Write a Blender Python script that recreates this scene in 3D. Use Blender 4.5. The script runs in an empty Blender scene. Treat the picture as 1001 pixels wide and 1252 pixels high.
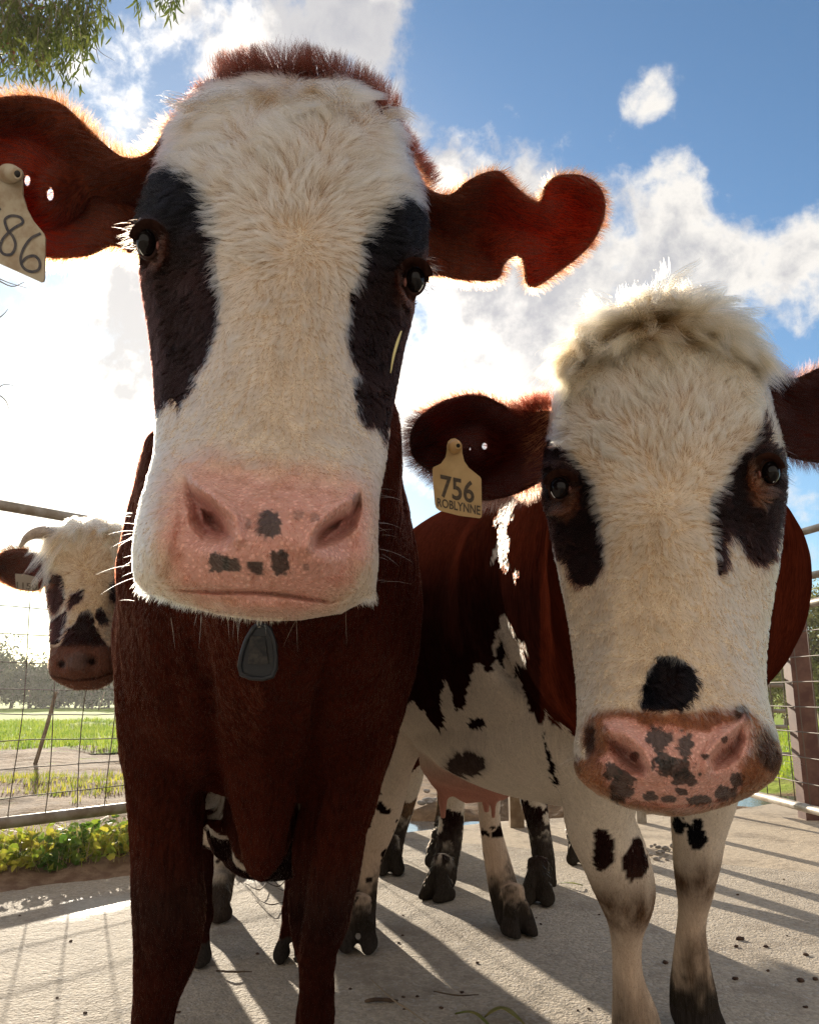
import bpy, math, random
import numpy as np
from mathutils import Vector, Matrix
from mathutils.geometry import delaunay_2d_cdt

# ---------------------------------------------------------------- camera, sky, sun, exposure
RES = (1001.0, 1252.0)
FPX = 980.0                      # focal length in photograph pixels
CAM = np.array([0.0, 0.0, 0.80])
PITCH = math.radians(12.6)
scene = bpy.context.scene
cam_data = bpy.data.cameras.new("camera")
cam = bpy.data.objects.new("camera", cam_data)
scene.collection.objects.link(cam)
cam.location = CAM
cam.rotation_euler = (math.pi / 2 + PITCH, 0, 0)
cam_data.sensor_fit = 'VERTICAL'
cam_data.sensor_height = 36.0
cam_data.lens = 36.0 * FPX / RES[1]
cam_data.clip_start = 0.02
cam_data.clip_end = 2000
scene.camera = cam
RIGHT = np.array([1.0, 0, 0]); FWD = np.array([0, math.cos(PITCH), math.sin(PITCH)]); UP = np.array([0, -math.sin(PITCH), math.cos(PITCH)])

def P(px, py, d):
    """world point(s) seen at a photo position at depth d (metres)"""
    px = np.asarray(px, float); py = np.asarray(py, float); d = np.asarray(d, float)
    return CAM + d[..., None] * (((px - 500.5) / FPX)[..., None] * RIGHT + ((626 - py) / FPX)[..., None] * UP + FWD)

def proj(p):
    v = np.asarray(p, float) - CAM
    d = v @ FWD
    dd = np.maximum(d, 0.05)
    return 500.5 + FPX * (v @ RIGHT) / dd, 626 - FPX * (v @ UP) / dd, d

def G(px, py, z=0.0):
    """point of the ground (height z) on the ray of a photo position"""
    r = P(px, py, 1.0) - CAM
    t = (z - CAM[2]) / r[2]
    return CAM + r * t

def dirv(px, py):
    r = P(px, py, 1.0) - CAM
    return r / np.linalg.norm(r)

SUN_EL = math.radians(15.5)
SUN_AZ = math.radians(-21.5)      # from +Y towards -X (left)
SUNV = Vector((math.sin(SUN_AZ) * math.cos(SUN_EL), math.cos(SUN_AZ) * math.cos(SUN_EL), math.sin(SUN_EL)))
sl = bpy.data.lights.new("sun", 'SUN')
sl.energy = 5.0; sl.angle = math.radians(0.6); sl.color = (1.0, 0.90, 0.74)
so = bpy.data.objects.new("sun", sl); scene.collection.objects.link(so)
so.rotation_euler = SUNV.to_track_quat('Z', 'Y').to_euler(); so.location = (-3, 6, 5)

scene.view_settings.view_transform = 'Standard'
scene.view_settings.look = 'None'
scene.view_settings.exposure = 0.94
scene.view_settings.gamma = 1.0
scene.cycles.use_denoising = True
scene.cycles.denoising_prefilter = 'NONE'
scene.cycles.max_bounces = 12
scene.cycles.diffuse_bounces = 3
scene.cycles.glossy_bounces = 6
scene.cycles.transmission_bounces = 10
scene.cycles.transparent_max_bounces = 6
scene.cycles_curves.shape = 'RIBBONS' if hasattr(scene, 'cycles_curves') else 'RIBBONS'
scene.cycles_curves.subdivisions = 2

# ---- world: Nishita sky with clouds placed by direction
world = bpy.data.worlds.new("World"); scene.world = world; world.use_nodes = True
nt = world.node_tree; nt.nodes.clear()
class NB:
    """tiny node builder"""
    def __init__(s, t): s.t = t
    def n(s, typ, **kw):
        o = s.t.nodes.new(typ)
        for k, v in kw.items(): setattr(o, k, v)
        return o
    def put(s, sock, v):
        if isinstance(v, bpy.types.NodeSocket): s.t.links.new(v, sock)
        elif v is not None: sock.default_value = v
    def m(s, op, a, b=None, c=None, clamp=False):
        o = s.n('ShaderNodeMath', operation=op, use_clamp=clamp)
        s.put(o.inputs[0], a); s.put(o.inputs[1], b)
        if c is not None: s.put(o.inputs[2], c)
        return o.outputs[0]
    def v(s, op, a, b=None, scale=None):
        o = s.n('ShaderNodeVectorMath', operation=op)
        s.put(o.inputs[0], a)
        if b is not None: s.put(o.inputs[1], b)
        if scale is not None: s.put(o.inputs['Scale'], scale)
        return o.outputs['Value'] if op in ('DOT_PRODUCT', 'LENGTH') else o.outputs[0]
    def noise(s, vec, scale, detail=4, rough=0.5, dist=0.0, col=False):
        o = s.n('ShaderNodeTexNoise')
        s.put(o.inputs['Vector'], vec); o.inputs['Scale'].default_value = scale
        o.inputs['Detail'].default_value = detail; o.inputs['Roughness'].default_value = rough
        o.inputs['Distortion'].default_value = dist
        return o.outputs['Color' if col else 'Fac']
    def ramp(s, f, stops, interp='LINEAR'):
        o = s.n('ShaderNodeValToRGB'); cr = o.color_ramp; cr.interpolation = interp
        while len(cr.elements) < len(stops): cr.elements.new(0.5)
        for e, (p, c) in zip(cr.elements, stops):
            e.position = p; e.color = (*c, 1) if len(c) == 3 else c
        s.put(o.inputs[0], f); return o.outputs[0]
    def mr(s, f, a, b, c=0.0, d=1.0, smooth=False):
        o = s.n('ShaderNodeMapRange', interpolation_type='SMOOTHSTEP' if smooth else 'LINEAR')
        s.put(o.inputs[0], f)
        for i, x in zip((1, 2, 3, 4), (a, b, c, d)): s.put(o.inputs[i], x)
        return o.outputs[0]
    def mix(s, f, a, b, mode='MIX'):
        o = s.n('ShaderNodeMix', data_type='RGBA', blend_type=mode)
        s.put(o.inputs[0], f); s.put(o.inputs[6], a if not isinstance(a, tuple) else (*a, 1)); s.put(o.inputs[7], b if not isinstance(b, tuple) else (*b, 1))
        return o.outputs[2]

w = NB(nt)
sky = w.n('ShaderNodeTexSky', sky_type='NISHITA')
sky.sun_disc = False; sky.sun_elevation = SUN_EL; sky.sun_rotation = SUN_AZ
sky.air_density = 1.0; sky.dust_density = 0.6; sky.ozone_density = 2.0
tc = w.n('ShaderNodeTexCoord'); D = tc.outputs['Generated']
# flatten directions towards the horizon so that clouds spread out in perspective
warp = w.noise(D, 3.0, 5, 0.6, col=True)
Dw = w.v('ADD', D, w.v('SCALE', w.v('SUBTRACT', warp, (0.5, 0.5, 0.5)), scale=0.16))
fine = w.noise(Dw, 5.6, 9, 0.60)
fine2 = w.noise(w.v('ADD', D, (3.1, 1.7, 0.4)), 9.5, 8, 0.62)
def blob(px, py, rad_deg, amt):
    dv = dirv(px, py)
    dt = w.v('DOT_PRODUCT', D, tuple(dv))
    c0 = math.cos(math.radians(rad_deg)); 
    return w.mr(dt, c0, 1.0, 0.0, amt, True)
CLOUDS = [(90, 480, 16, .20), (130, 560, 12, .12), (580, 500, 9, .22), (840, 290, 6, .15), (560, 430, 12, .12), (660, 460, 8, .12), (610, 190, 5, .24), (797, 105, 2.8, .45), (865, 195, 4.0, .30),
          (985, 340, 6, .18), (180, 140, 9, .16), (620, 350, 9, .16), (700, 400, 7, .16), (420, 15, 6, .08), (60, 340, 10, .10), (930, 10, 14, -.40), (640, 70, 9, -.30), (990, 120, 7, -.30), (330, 40, 9, .09), (200, 60, 9, .10), (480, 90, 7, .06),
          (960, 640, 8, -.30)]
acc = None
for c in CLOUDS:
    b = blob(*c); acc = b if acc is None else w.m('ADD', acc, b)
# unseen bright clouds added behind the camera to fill the shaded faces
sepD = w.n('ShaderNodeSeparateXYZ'); w.put(sepD.inputs[0], D)
back = w.mr(sepD.outputs[1], 0.15, -0.5, 0.0, 0.30, True)
acc = w.m('ADD', acc, back)
den = w.m('ADD', w.m('ADD', w.m('MULTIPLY', w.m('SUBTRACT', fine, 0.5), 1.9), w.m('MULTIPLY', w.m('SUBTRACT', fine2, 0.5), 1.0)), acc)
mask = w.mr(den, -0.02, 0.28, 0.0, 1.0, True)
thick = w.mr(den, 0.24, 0.55, 0.0, 1.0, True)
sunw = w.mr(w.v('DOT_PRODUCT', D, tuple(SUNV)), 0.80, 1.0, 0.0, 1.0, True)
# thin edges are lit through and bright, thick cores grey; all brighter towards the sun
ccol = w.mix(thick, (0.72, 0.69, 0.65), (0.42, 0.42, 0.44))
shade = w.noise(w.v('ADD', D, (0.02, 0.0, 0.05)), 6.0, 7, 0.6)
ccol = w.mix(w.mr(shade, 0.46, 0.60, 0.0, 0.6, True), ccol, (0.31, 0.32, 0.37))
glow = w.mr(sunw, 0.0, 1.0, 0.0, 1.0)
ccol = w.mix(glow, ccol, w.mix(w.mr(shade, 0.47, 0.60, 0.0, 0.85, True), (1.6, 1.48, 1.32), (0.42, 0.42, 0.44)))
backc = w.mr(sepD.outputs[1], 0.1, -0.4, 0.0, 1.0, True)
ccol = w.mix(backc, ccol, (0.76, 0.66, 0.54))  # warm bright tone of the added fill clouds
skyc = w.v('MULTIPLY', sky.outputs[0], (0.092, 0.114, 0.127))
veil = w.mix(w.m('MULTIPLY', glow, 0.30), skyc, (0.42, 0.43, 0.48))
final = w.mix(mask, veil, ccol)
bg = w.n('ShaderNodeBackground'); w.put(bg.inputs[0], final); bg.inputs[1].default_value = 0.72
out = w.n('ShaderNodeOutputWorld'); nt.links.new(bg.outputs[0], out.inputs[0])

# ---------------------------------------------------------------- helpers
rng = np.random.default_rng(7)
random.seed(5)
def link(o): scene.collection.objects.link(o); return o
def tag(o, label=None, cat=None, group=None, kind=None):
    if label: o["label"] = label
    if cat: o["category"] = cat
    if group: o["group"] = group
    if kind: o["kind"] = kind
    return o
def empty(name, loc, **kw):
    o = bpy.data.objects.new(name, None); o.location = loc; o.empty_display_size = 0.1
    link(o); return tag(o, **kw)
def mesh_np(name, V, F, mat=None, smooth=True, parent=None, mats=None, midx=None):
    """mesh object from numpy verts and a list of face arrays (each (n,k))"""
    me = bpy.data.meshes.new(name)
    V = np.asarray(V, np.float32)
    if not isinstance(F, list): F = [F]
    F = [np.asarray(f, np.int32) for f in F if len(f)]
    loops = np.concatenate([f.ravel() for f in F]); tot = np.concatenate([np.full(len(f), f.shape[1], np.int32) for f in F])
    me.vertices.add(len(V)); me.vertices.foreach_set('co', V.ravel())
    me.loops.add(len(loops)); me.loops.foreach_set('vertex_index', loops)
    me.polygons.add(len(tot)); st = np.concatenate([[0], np.cumsum(tot)[:-1]]).astype(np.int32)
    me.polygons.foreach_set('loop_start', st)
    try: me.polygons.foreach_set('loop_total', tot)
    except Exception: pass
    for m in (mats or ([mat] if mat else [])): me.materials.append(m)
    if midx is not None: me.polygons.foreach_set('material_index', np.asarray(midx, np.int32))
    me.update(calc_edges=True); me.validate()
    me.polygons.foreach_set('use_smooth', np.full(len(me.polygons), smooth))
    o = bpy.data.objects.new(name, me); link(o)
    if parent: set_parent(o, parent)
    return o
def set_parent(o, p):
    o.parent = p
    bpy.context.view_layer.update()
    o.matrix_parent_inverse = p.matrix_world.inverted()
def set_col(o, name, C):
    a = o.data.attributes.new(name, 'FLOAT_COLOR', 'POINT')
    C = np.asarray(C, np.float32)
    if C.shape[1] == 3: C = np.concatenate([C, np.ones((len(C), 1), np.float32)], 1)
    a.data.foreach_set('color', C.ravel())
def set_val(o, name, X):
    a = o.data.attributes.new(name, 'FLOAT', 'POINT'); a.data.foreach_set('value', np.asarray(X, np.float32))
def _hash(ix, iy, iz):
    h = (ix.astype(np.int64) * 374761393 + iy.astype(np.int64) * 668265263 + iz.astype(np.int64) * 2147483647) & 0x7fffffff
    h = (h ^ (h >> 13)) * 1274126177 & 0x7fffffff
    return ((h ^ (h >> 16)) & 0xffff) / 65535.0
def vnoise(p, scale, seed=0):
    p = np.asarray(p, float) * scale + seed * 17.3 + 1000
    i = np.floor(p).astype(np.int64); f = p - i; f = f * f * (3 - 2 * f)
    r = 0
    for dx in (0, 1):
        for dy in (0, 1):
            for dz in (0, 1):
                wgt = (f[:, 0] if dx else 1 - f[:, 0]) * (f[:, 1] if dy else 1 - f[:, 1]) * (f[:, 2] if dz else 1 - f[:, 2])
                r = r + wgt * _hash(i[:, 0] + dx, i[:, 1] + dy, i[:, 2] + dz)
    return r * 2 - 1
def fbm(p, scale, seed=0, o=3):
    return sum(vnoise(p, scale * 2 ** k, seed + k) * 0.5 ** k for k in range(o)) / 1.6
def inpoly(x, y, poly):
    poly = np.asarray(poly, float); r = np.zeros(x.shape, bool); n = len(poly)
    for i in range(n):
        x1, y1 = poly[i]; x2, y2 = poly[(i + 1) % n]
        c = (y1 > y) != (y2 > y)
        if y1 == y2: continue
        r ^= c & (x < (x2 - x1) * (y - y1) / (y2 - y1) + x1)
    return r
def sdist(x, y, poly):
    """signed distance to a polygon, positive inside"""
    poly = np.asarray(poly, float); d = np.full(x.shape, 1e9); n = len(poly)
    for i in range(n):
        a = poly[i]; b = poly[(i + 1) % n]; e = b - a; L = max(e @ e, 1e-9)
        t = np.clip(((x - a[0]) * e[0] + (y - a[1]) * e[1]) / L, 0, 1)
        d = np.minimum(d, np.hypot(x - a[0] - t * e[0], y - a[1] - t * e[1]))
    return np.where(inpoly(x, y, poly), d, -d)
def pline(x, y, pts):
    """distance to an open polyline"""
    pts = np.asarray(pts, float); d = np.full(x.shape, 1e9)
    for a, b in zip(pts[:-1], pts[1:]):
        e = b - a; L = max(e @ e, 1e-9)
        t = np.clip(((x - a[0]) * e[0] + (y - a[1]) * e[1]) / L, 0, 1)
        d = np.minimum(d, np.hypot(x - a[0] - t * e[0], y - a[1] - t * e[1]))
    return d
def sstep(a, b, x): t = np.clip((x - a) / (b - a), 0, 1); return t * t * (3 - 2 * t)
def gauss(x, y, cx, cy, sx, sy, ang=0.0):
    c, s = math.cos(math.radians(ang)), math.sin(math.radians(ang))
    u = (x - cx) * c + (y - cy) * s; v = -(x - cx) * s + (y - cy) * c
    return np.exp(-0.5 * ((u / sx) ** 2 + (v / sy) ** 2))
def crom(T, X, t):
    """smooth (monotone-ish cubic) interpolation of the columns of X over T"""
    T = np.asarray(T, float); X = np.asarray(X, float)
    if X.ndim == 1: X = X[:, None]
    h = np.diff(T)[:, None]; s = np.diff(X, axis=0) / h
    m = np.zeros_like(X); m[0] = s[0]; m[-1] = s[-1]
    if len(T) > 2:
        w1 = h[1:]; w0 = h[:-1]; m[1:-1] = (s[:-1] * w1 + s[1:] * w0) / (w0 + w1)
    i = np.clip(np.searchsorted(T, t, side='right') - 1, 0, len(T) - 2)
    hh = (T[i + 1] - T[i])[:, None]; u = ((t - T[i])[:, None]) / hh
    return ((1 + 2 * u) * (1 - u) ** 2) * X[i] + u * (1 - u) ** 2 * hh * m[i] + u * u * (3 - 2 * u) * X[i + 1] + u * u * (u - 1) * hh * m[i + 1]

def vnormals(V, F):
    n = np.zeros_like(V, dtype=float)
    for f in F:
        a, b, c = V[f[:, 0]], V[f[:, 1]], V[f[:, 2]]
        fn = np.cross(b - a, c - a)
        if f.shape[1] == 4: fn = fn + np.cross(c - a, V[f[:, 3]] - a)
        for k in range(f.shape[1]): 
            for j in range(3): n[:, j] += np.bincount(f[:, k], fn[:, j], len(V))
    return n / np.maximum(np.linalg.norm(n, axis=1), 1e-12)[:, None]

def tube(C, RX, RY, xdir=None, n=24, exps=2.0, cap=True, sub=6):
    """closed tube through centres C; RX along xdir-ish, RY perpendicular. Returns V, [F]"""
    C = np.asarray(C, float); T = np.arange(len(C), dtype=float); t = np.linspace(0, len(C) - 1, (len(C) - 1) * sub + 1)
    Ci = crom(T, C, t); rx = crom(T, np.asarray(RX, float), t)[:, 0]; ry = crom(T, np.asarray(RY, float), t)[:, 0]
    rx = np.maximum(rx, 1e-4); ry = np.maximum(ry, 1e-4)
    tan = np.gradient(Ci, axis=0); tan /= np.maximum(np.linalg.norm(tan, axis=1), 1e-9)[:, None]
    xd = np.array([1.0, 0, 0]) if xdir is None else np.asarray(xdir, float)
    X = xd - (tan @ xd)[:, None] * tan; X /= np.linalg.norm(X, axis=1)[:, None]
    Y = np.cross(tan, X)
    th = np.linspace(0, 2 * np.pi, n, endpoint=False)
    cx = np.sign(np.cos(th)) * np.abs(np.cos(th)) ** (2 / exps); sx = np.sign(np.sin(th)) * np.abs(np.sin(th)) ** (2 / exps)
    V = Ci[:, None] + X[:, None] * (rx[:, None] * cx)[..., None] + Y[:, None] * (ry[:, None] * sx)[..., None]
    m = len(Ci); V = V.reshape(-1, 3)
    i = np.arange(m - 1)[:, None] * n; j = np.arange(n)[None]; j2 = (j + 1) % n
    F = np.stack([i + j, i + j2, i + n + j2, i + n + j], -1).reshape(-1, 4)
    Fs = [F]
    if cap:
        V = np.concatenate([V, Ci[:1] - tan[:1] * min(rx[0], ry[0]) * .35, Ci[-1:] + tan[-1:] * min(rx[-1], ry[-1]) * .35])
        a = m * n
        j = np.arange(n); j2 = (j + 1) % n
        Fs.append(np.concatenate([np.stack([np.full(n, a), j2, j], -1), np.stack([np.full(n, a + 1), (m - 1) * n + j, (m - 1) * n + j2], -1)]))
    return V, Fs
def merge(parts):
    V = []; F3 = []; F4 = []; o = 0
    for v, fs in parts:
        V.append(v)
        for f in fs:
            (F3 if f.shape[1] == 3 else F4).append(f + o)
        o += len(v)
    return np.concatenate(V), [x for x in ((np.concatenate(F4) if F4 else np.zeros((0, 4), int)), (np.concatenate(F3) if F3 else np.zeros((0, 3), int))) if len(x)]
def remesh(parts, voxel, smooth=4):
    V, F = merge(parts)
    o = mesh_np("work", V, F)
    md = o.modifiers.new("r", 'REMESH'); md.mode = 'VOXEL'; md.voxel_size = voxel
    dg = bpy.context.evaluated_depsgraph_get(); ev = o.evaluated_get(dg); me = ev.to_mesh()
    n = len(me.vertices); V = np.empty(n * 3, np.float32); me.vertices.foreach_get('co', V); V = V.reshape(-1, 3).astype(float)
    me.calc_loop_triangles()
    tot = np.empty(len(me.polygons), np.int32); me.polygons.foreach_get('loop_total', tot)
    li = np.empty(len(me.loops), np.int32); me.loops.foreach_get('vertex_index', li)
    assert (tot == 4).all()
    F = li.reshape(-1, 4)
    ev.to_mesh_clear(); d = o.data; bpy.data.objects.remove(o); bpy.data.meshes.remove(d)
    for _ in range(smooth):
        acc = np.zeros_like(V); cnt = np.zeros(len(V))
        for k in range(4):
            a = F[:, k]; b = F[:, (k + 1) % 4]
            for j in range(3): acc[:, j] += np.bincount(a, V[b, j], len(V)) + np.bincount(b, V[a, j], len(V))
            cnt += np.bincount(a, minlength=len(V)) + np.bincount(b, minlength=len(V))
        V = V * 0.4 + 0.6 * acc / np.maximum(cnt, 1)[:, None]
    return V, [F]

# ---- hair
def hair(name, parent, roots, dirs, nors, length, col, rad, K=5, clump=0.0, cell=0.008, droop=0.0, curl=0.0, lift=(0.5, 0.15), seed=0, mat=None, warp=None):
    """strands as one curves object. dirs: tangent flow, nors: normals"""
    N = len(roots); r = np.random.default_rng(seed)
    t = np.linspace(0, 1, K)
    L = np.asarray(length, float)[:, None, None]
    d0 = dirs + nors * lift[0]; d0 /= np.linalg.norm(d0, axis=1)[:, None]
    d1 = dirs + nors * lift[1] + np.array([0, 0, -1.0]) * droop; d1 /= np.linalg.norm(d1, axis=1)[:, None]
    tt = t[None, :, None]
    pts = roots[:, None] + L * (d0[:, None] * (tt - tt ** 2 / 2) + d1[:, None] * (tt ** 2 / 2)) * 1.0
    if clump > 0:
        wp = np.stack([vnoise(roots, 70, 3), vnoise(roots, 70, 4), vnoise(roots, 70, 5)], 1)
        for cl_, sc_ in ((clump * .55, 2.1), (clump, 1.0)):
            key = np.floor(roots / (cell * sc_) + wp * 1.1 + r.normal(0, .10, roots.shape)).astype(np.int64)
            kk = (key[:, 0] * 73856093) ^ (key[:, 1] * 19349663) ^ (key[:, 2] * 83492791)
            _, inv = np.unique(kk, return_inverse=True)
            c = np.bincount(inv).astype(float)
            tip = pts[:, -1]
            cen = np.stack([np.bincount(inv, tip[:, j]) / c for j in range(3)], 1)[inv]
            lv = (.75 + .5 * r.random(len(c)))[inv][:, None, None]
            cs = np.clip(cl_ * (0.5 + 0.5 * r.random(N))[:, None, None] * lv, 0, .95)
            pts += (cen - tip)[:, None] * cs * tt ** 1.4
    if curl > 0:
        a = np.cross(dirs, nors)
        ph = vnoise(roots, 90, 9)[:, None, None] * 3
        pts += a[:, None] * np.sin(tt * 5 + ph * 3) * curl * L * tt + nors[:, None] * np.cos(tt * 4 + ph * 4) * curl * .5 * L * tt
    hc = bpy.data.hair_curves.new(name)
    hc.add_curves([K] * N)
    hc.attributes['position'].data.foreach_set('vector', pts.astype(np.float32).ravel())
    ra = hc.attributes.get('radius') or hc.attributes.new('radius', 'FLOAT', 'POINT')
    prof = np.clip(1.0 - t ** 1.6 * 0.92, 0.05, 1)
    ra.data.foreach_set('value', (np.asarray(rad, float).reshape(-1, 1) * np.ones((N, 1)) * prof[None]).astype(np.float32).ravel())
    ca = hc.attributes.new('coat', 'FLOAT_COLOR', 'CURVE')
    col = np.concatenate([col, np.ones((N, 1))], 1).astype(np.float32)
    ca.data.foreach_set('color', col.ravel())
    hc.materials.append(mat)
    o = bpy.data.objects.new(name, hc); link(o)
    set_parent(o, parent)
    return o
def scatter(V, Fs, wv, N, seed=0):
    """N random surface points weighted by vertex weight wv: returns index triple, bary"""
    T = []
    for f in Fs:
        T.append(f[:, :3]);
        if f.shape[1] == 4: T.append(f[:, [0, 2, 3]])
    T = np.concatenate(T)
    a, b, c = V[T[:, 0]], V[T[:, 1]], V[T[:, 2]]
    A = np.linalg.norm(np.cross(b - a, c - a), axis=1) * wv[T].mean(1)
    r = np.random.default_rng(seed)
    cs = np.cumsum(A); k = np.searchsorted(cs, r.random(N) * cs[-1]); k = np.minimum(k, len(T) - 1)
    u = r.random(N); v = r.random(N); sw = u + v > 1; u[sw] = 1 - u[sw]; v[sw] = 1 - v[sw]
    t = T[k]; B = np.stack([1 - u - v, u, v], 1)
    pos = (V[t] * B[..., None]).sum(1)
    return pos, t, B
def bary(X, t, B):
    return (X[t] * B[..., None]).sum(1) if X.ndim == 2 else (X[t] * B).sum(1)

# ---------------------------------------------------------------- materials
def new_mat(name):
    m = bpy.data.materials.new(name); m.use_nodes = True; m.node_tree.nodes.clear()
    b = NB(m.node_tree); o = b.n('ShaderNodeOutputMaterial'); return m, b, o
def pmat(name, col=(0.5, 0.5, 0.5), rough=0.6, spec=0.4, metal=0.0, ncol=None, nscale=20, bump=0.0, bscale=200, bdist=0.002, trans=0.0, coat=0.0, ramp=(0.35, 0.65)):
    m, b, o = new_mat(name); p = b.n('ShaderNodeBsdfPrincipled')
    t = b.n('ShaderNodeTexCoord').outputs['Object']
    c = (*col, 1)
    if ncol is not None: c = b.mix(b.mr(b.noise(t, nscale, 5, .6), ramp[0], ramp[1], 0, 1, True), col, ncol)
    b.put(p.inputs['Base Color'], c)
    p.inputs['Roughness'].default_value = rough; p.inputs['Specular IOR Level'].default_value = spec; p.inputs['Metallic'].default_value = metal
    p.inputs['Coat Weight'].default_value = coat
    if bump > 0:
        bn = b.n('ShaderNodeBump'); bn.inputs['Strength'].default_value = bump; bn.inputs['Distance'].default_value = bdist
        b.put(bn.inputs['Height'], b.noise(t, bscale, 5, .6)); b.put(p.inputs['Normal'], bn.outputs[0])
    s = p.outputs[0]
    if trans > 0:
        tr = b.n('ShaderNodeBsdfTranslucent'); b.put(tr.inputs[0], c if isinstance(c, bpy.types.NodeSocket) else c)
        mx = b.n('ShaderNodeMixShader'); mx.inputs[0].default_value = trans; b.put(mx.inputs[1], s); b.put(mx.inputs[2], tr.outputs[0]); s = mx.outputs[0]
    b.put(o.inputs[0], s); return m

def make_hide():
    m, b, o = new_mat("cow_hide"); p = b.n('ShaderNodeBsdfPrincipled')
    a = b.n('ShaderNodeAttribute'); a.attribute_name = 'coat'
    wt = b.n('ShaderNodeAttribute'); wt.attribute_name = 'wet'
    th = b.n('ShaderNodeAttribute'); th.attribute_name = 'thin'
    t = b.n('ShaderNodeTexCoord').outputs['Object']
    wet = wt.outputs['Fac']
    n1 = b.noise(t, 260, 5, .65); n2 = b.noise(t, 60, 4, .6)
    sp = b.n('ShaderNodeSeparateXYZ'); b.put(sp.inputs[0], a.outputs['Vector']); pale = b.m('MULTIPLY', wet, b.mr(sp.outputs[0], .12, .40, 0, 1, True))
    col = b.mix(b.m('MULTIPLY', b.mr(n1, .35, .7, 0, .32), pale), a.outputs['Color'], (0.80, 0.54, 0.46))
    col = b.mix(b.m('MULTIPLY', b.mr(n2, .50, .68, 0, .6), pale), col, (0.40, 0.17, 0.10))
    vd = b.n('ShaderNodeTexVoronoi', feature='F1'); b.put(vd.inputs['Vector'], t); vd.inputs['Scale'].default_value = 300
    dots = b.m('MULTIPLY', b.mr(vd.outputs['Distance'], .22, .42, .42, 0, True), wet)
    col = b.mix(dots, col, b.mix(1.0, col, (1.75, 2.0, 2.1), 'MULTIPLY'))
    hs = b.noise(b.v('MULTIPLY', t, (1.0, 1.0, .13)), 190, 4, .7); hw = b.noise(b.v('MULTIPLY', t, (1.0, 1.0, .3)), 22, 4, .6)
    dry = b.m('MULTIPLY', b.m('SUBTRACT', 1.0, wet, clamp=True), b.mr(sp.outputs[0], .12, .40, 1.0, .30))
    col = b.mix(dry, col, b.mix(1.0, col, b.mix(b.mr(hs, .3, .7), (.45, .42, .40), (1.45, 1.5, 1.5)), 'MULTIPLY'))
    col = b.mix(b.m('MULTIPLY', dry, b.mr(hw, .45, .65, 0, .45)), col, b.mix(1.0, col, (.5, .48, .46), 'MULTIPLY'))
    b.put(p.inputs['Base Color'], col)
    b.put(p.inputs['Roughness'], b.mr(wet, 0, 1, .85, .33))
    b.put(p.inputs['Specular IOR Level'], b.mr(wet, 0, 1, .0, .5))
    b.put(p.inputs['IOR'], b.mr(wet, 0, .3, 1.03, 1.45)); p.inputs['Diffuse Roughness'].default_value = .6
    b.put(p.inputs['Subsurface Weight'], b.m('MULTIPLY', wet, .25)); p.inputs['Subsurface Radius'].default_value = (.006, .0025, .0015); p.inputs['Subsurface Scale'].default_value = 1.0
    vo = b.n('ShaderNodeTexVoronoi', feature='F1'); b.put(vo.inputs['Vector'], t); vo.inputs['Scale'].default_value = 330
    h = b.m('ADD', b.m('MULTIPLY', vo.outputs['Distance'], b.m('MULTIPLY', wet, -1.0)), b.m('MULTIPLY', n1, .6))
    bn = b.n('ShaderNodeBump'); bn.inputs['Strength'].default_value = .75; bn.inputs['Distance'].default_value = .0012
    b.put(bn.inputs['Height'], h); b.put(p.inputs['Normal'], bn.outputs[0])
    tr = b.n('ShaderNodeBsdfTranslucent'); b.put(tr.inputs[0], (0.42, 0.065, 0.022, 1))
    mx = b.n('ShaderNodeMixShader'); b.put(mx.inputs[0], th.outputs['Fac']); b.put(mx.inputs[1], p.outputs[0]); b.put(mx.inputs[2], tr.outputs[0])
    b.put(o.inputs[0], mx.outputs[0]); return m
def make_fur(name='cow_fur', root=(0.42, 0.34, 0.27), far=.55):
    m, b, o = new_mat(name)
    a = b.n('ShaderNodeAttribute'); a.attribute_name = 'coat'
    h = b.n('ShaderNodeBsdfHairPrincipled', model='CHIANG', parametrization='COLOR')
    hi = b.n('ShaderNodeHairInfo')
    rt = b.mix(b.mr(hi.outputs['Intercept'], 0.0, far, 0, 1, True), root, (1.0, 1.0, 1.0))  # darker hair roots, with the shade between clumps put into the colour
    b.put(h.inputs['Color'], b.mix(1.0, a.outputs['Color'], rt, 'MULTIPLY'))
    h.inputs['IOR'].default_value = 1.17; h.inputs['Roughness'].default_value = .34; h.inputs['Radial Roughness'].default_value = .6
    h.inputs['Random Roughness'].default_value = .2
    b.put(o.inputs[0], h.outputs[0]); return m
M_HIDE = make_hide(); M_FUR = make_fur(root=(0.34, 0.25, 0.18), far=.55); M_LOCK = make_fur('cow_locks', (0.33, 0.25, 0.17), .75)

WHITE = np.array([.67, .57, .465]); BROWN = np.array([.042, .0085, .0045]); DKBROWN = np.array([.0095, .0036, .0030]); BLACK = np.array([.0045, .0042, .0055])
PINK = np.array([.56, .27, .21]); TAN = np.array([.27, .115, .06]); REDB = np.array([.15, .035, .018])

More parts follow.
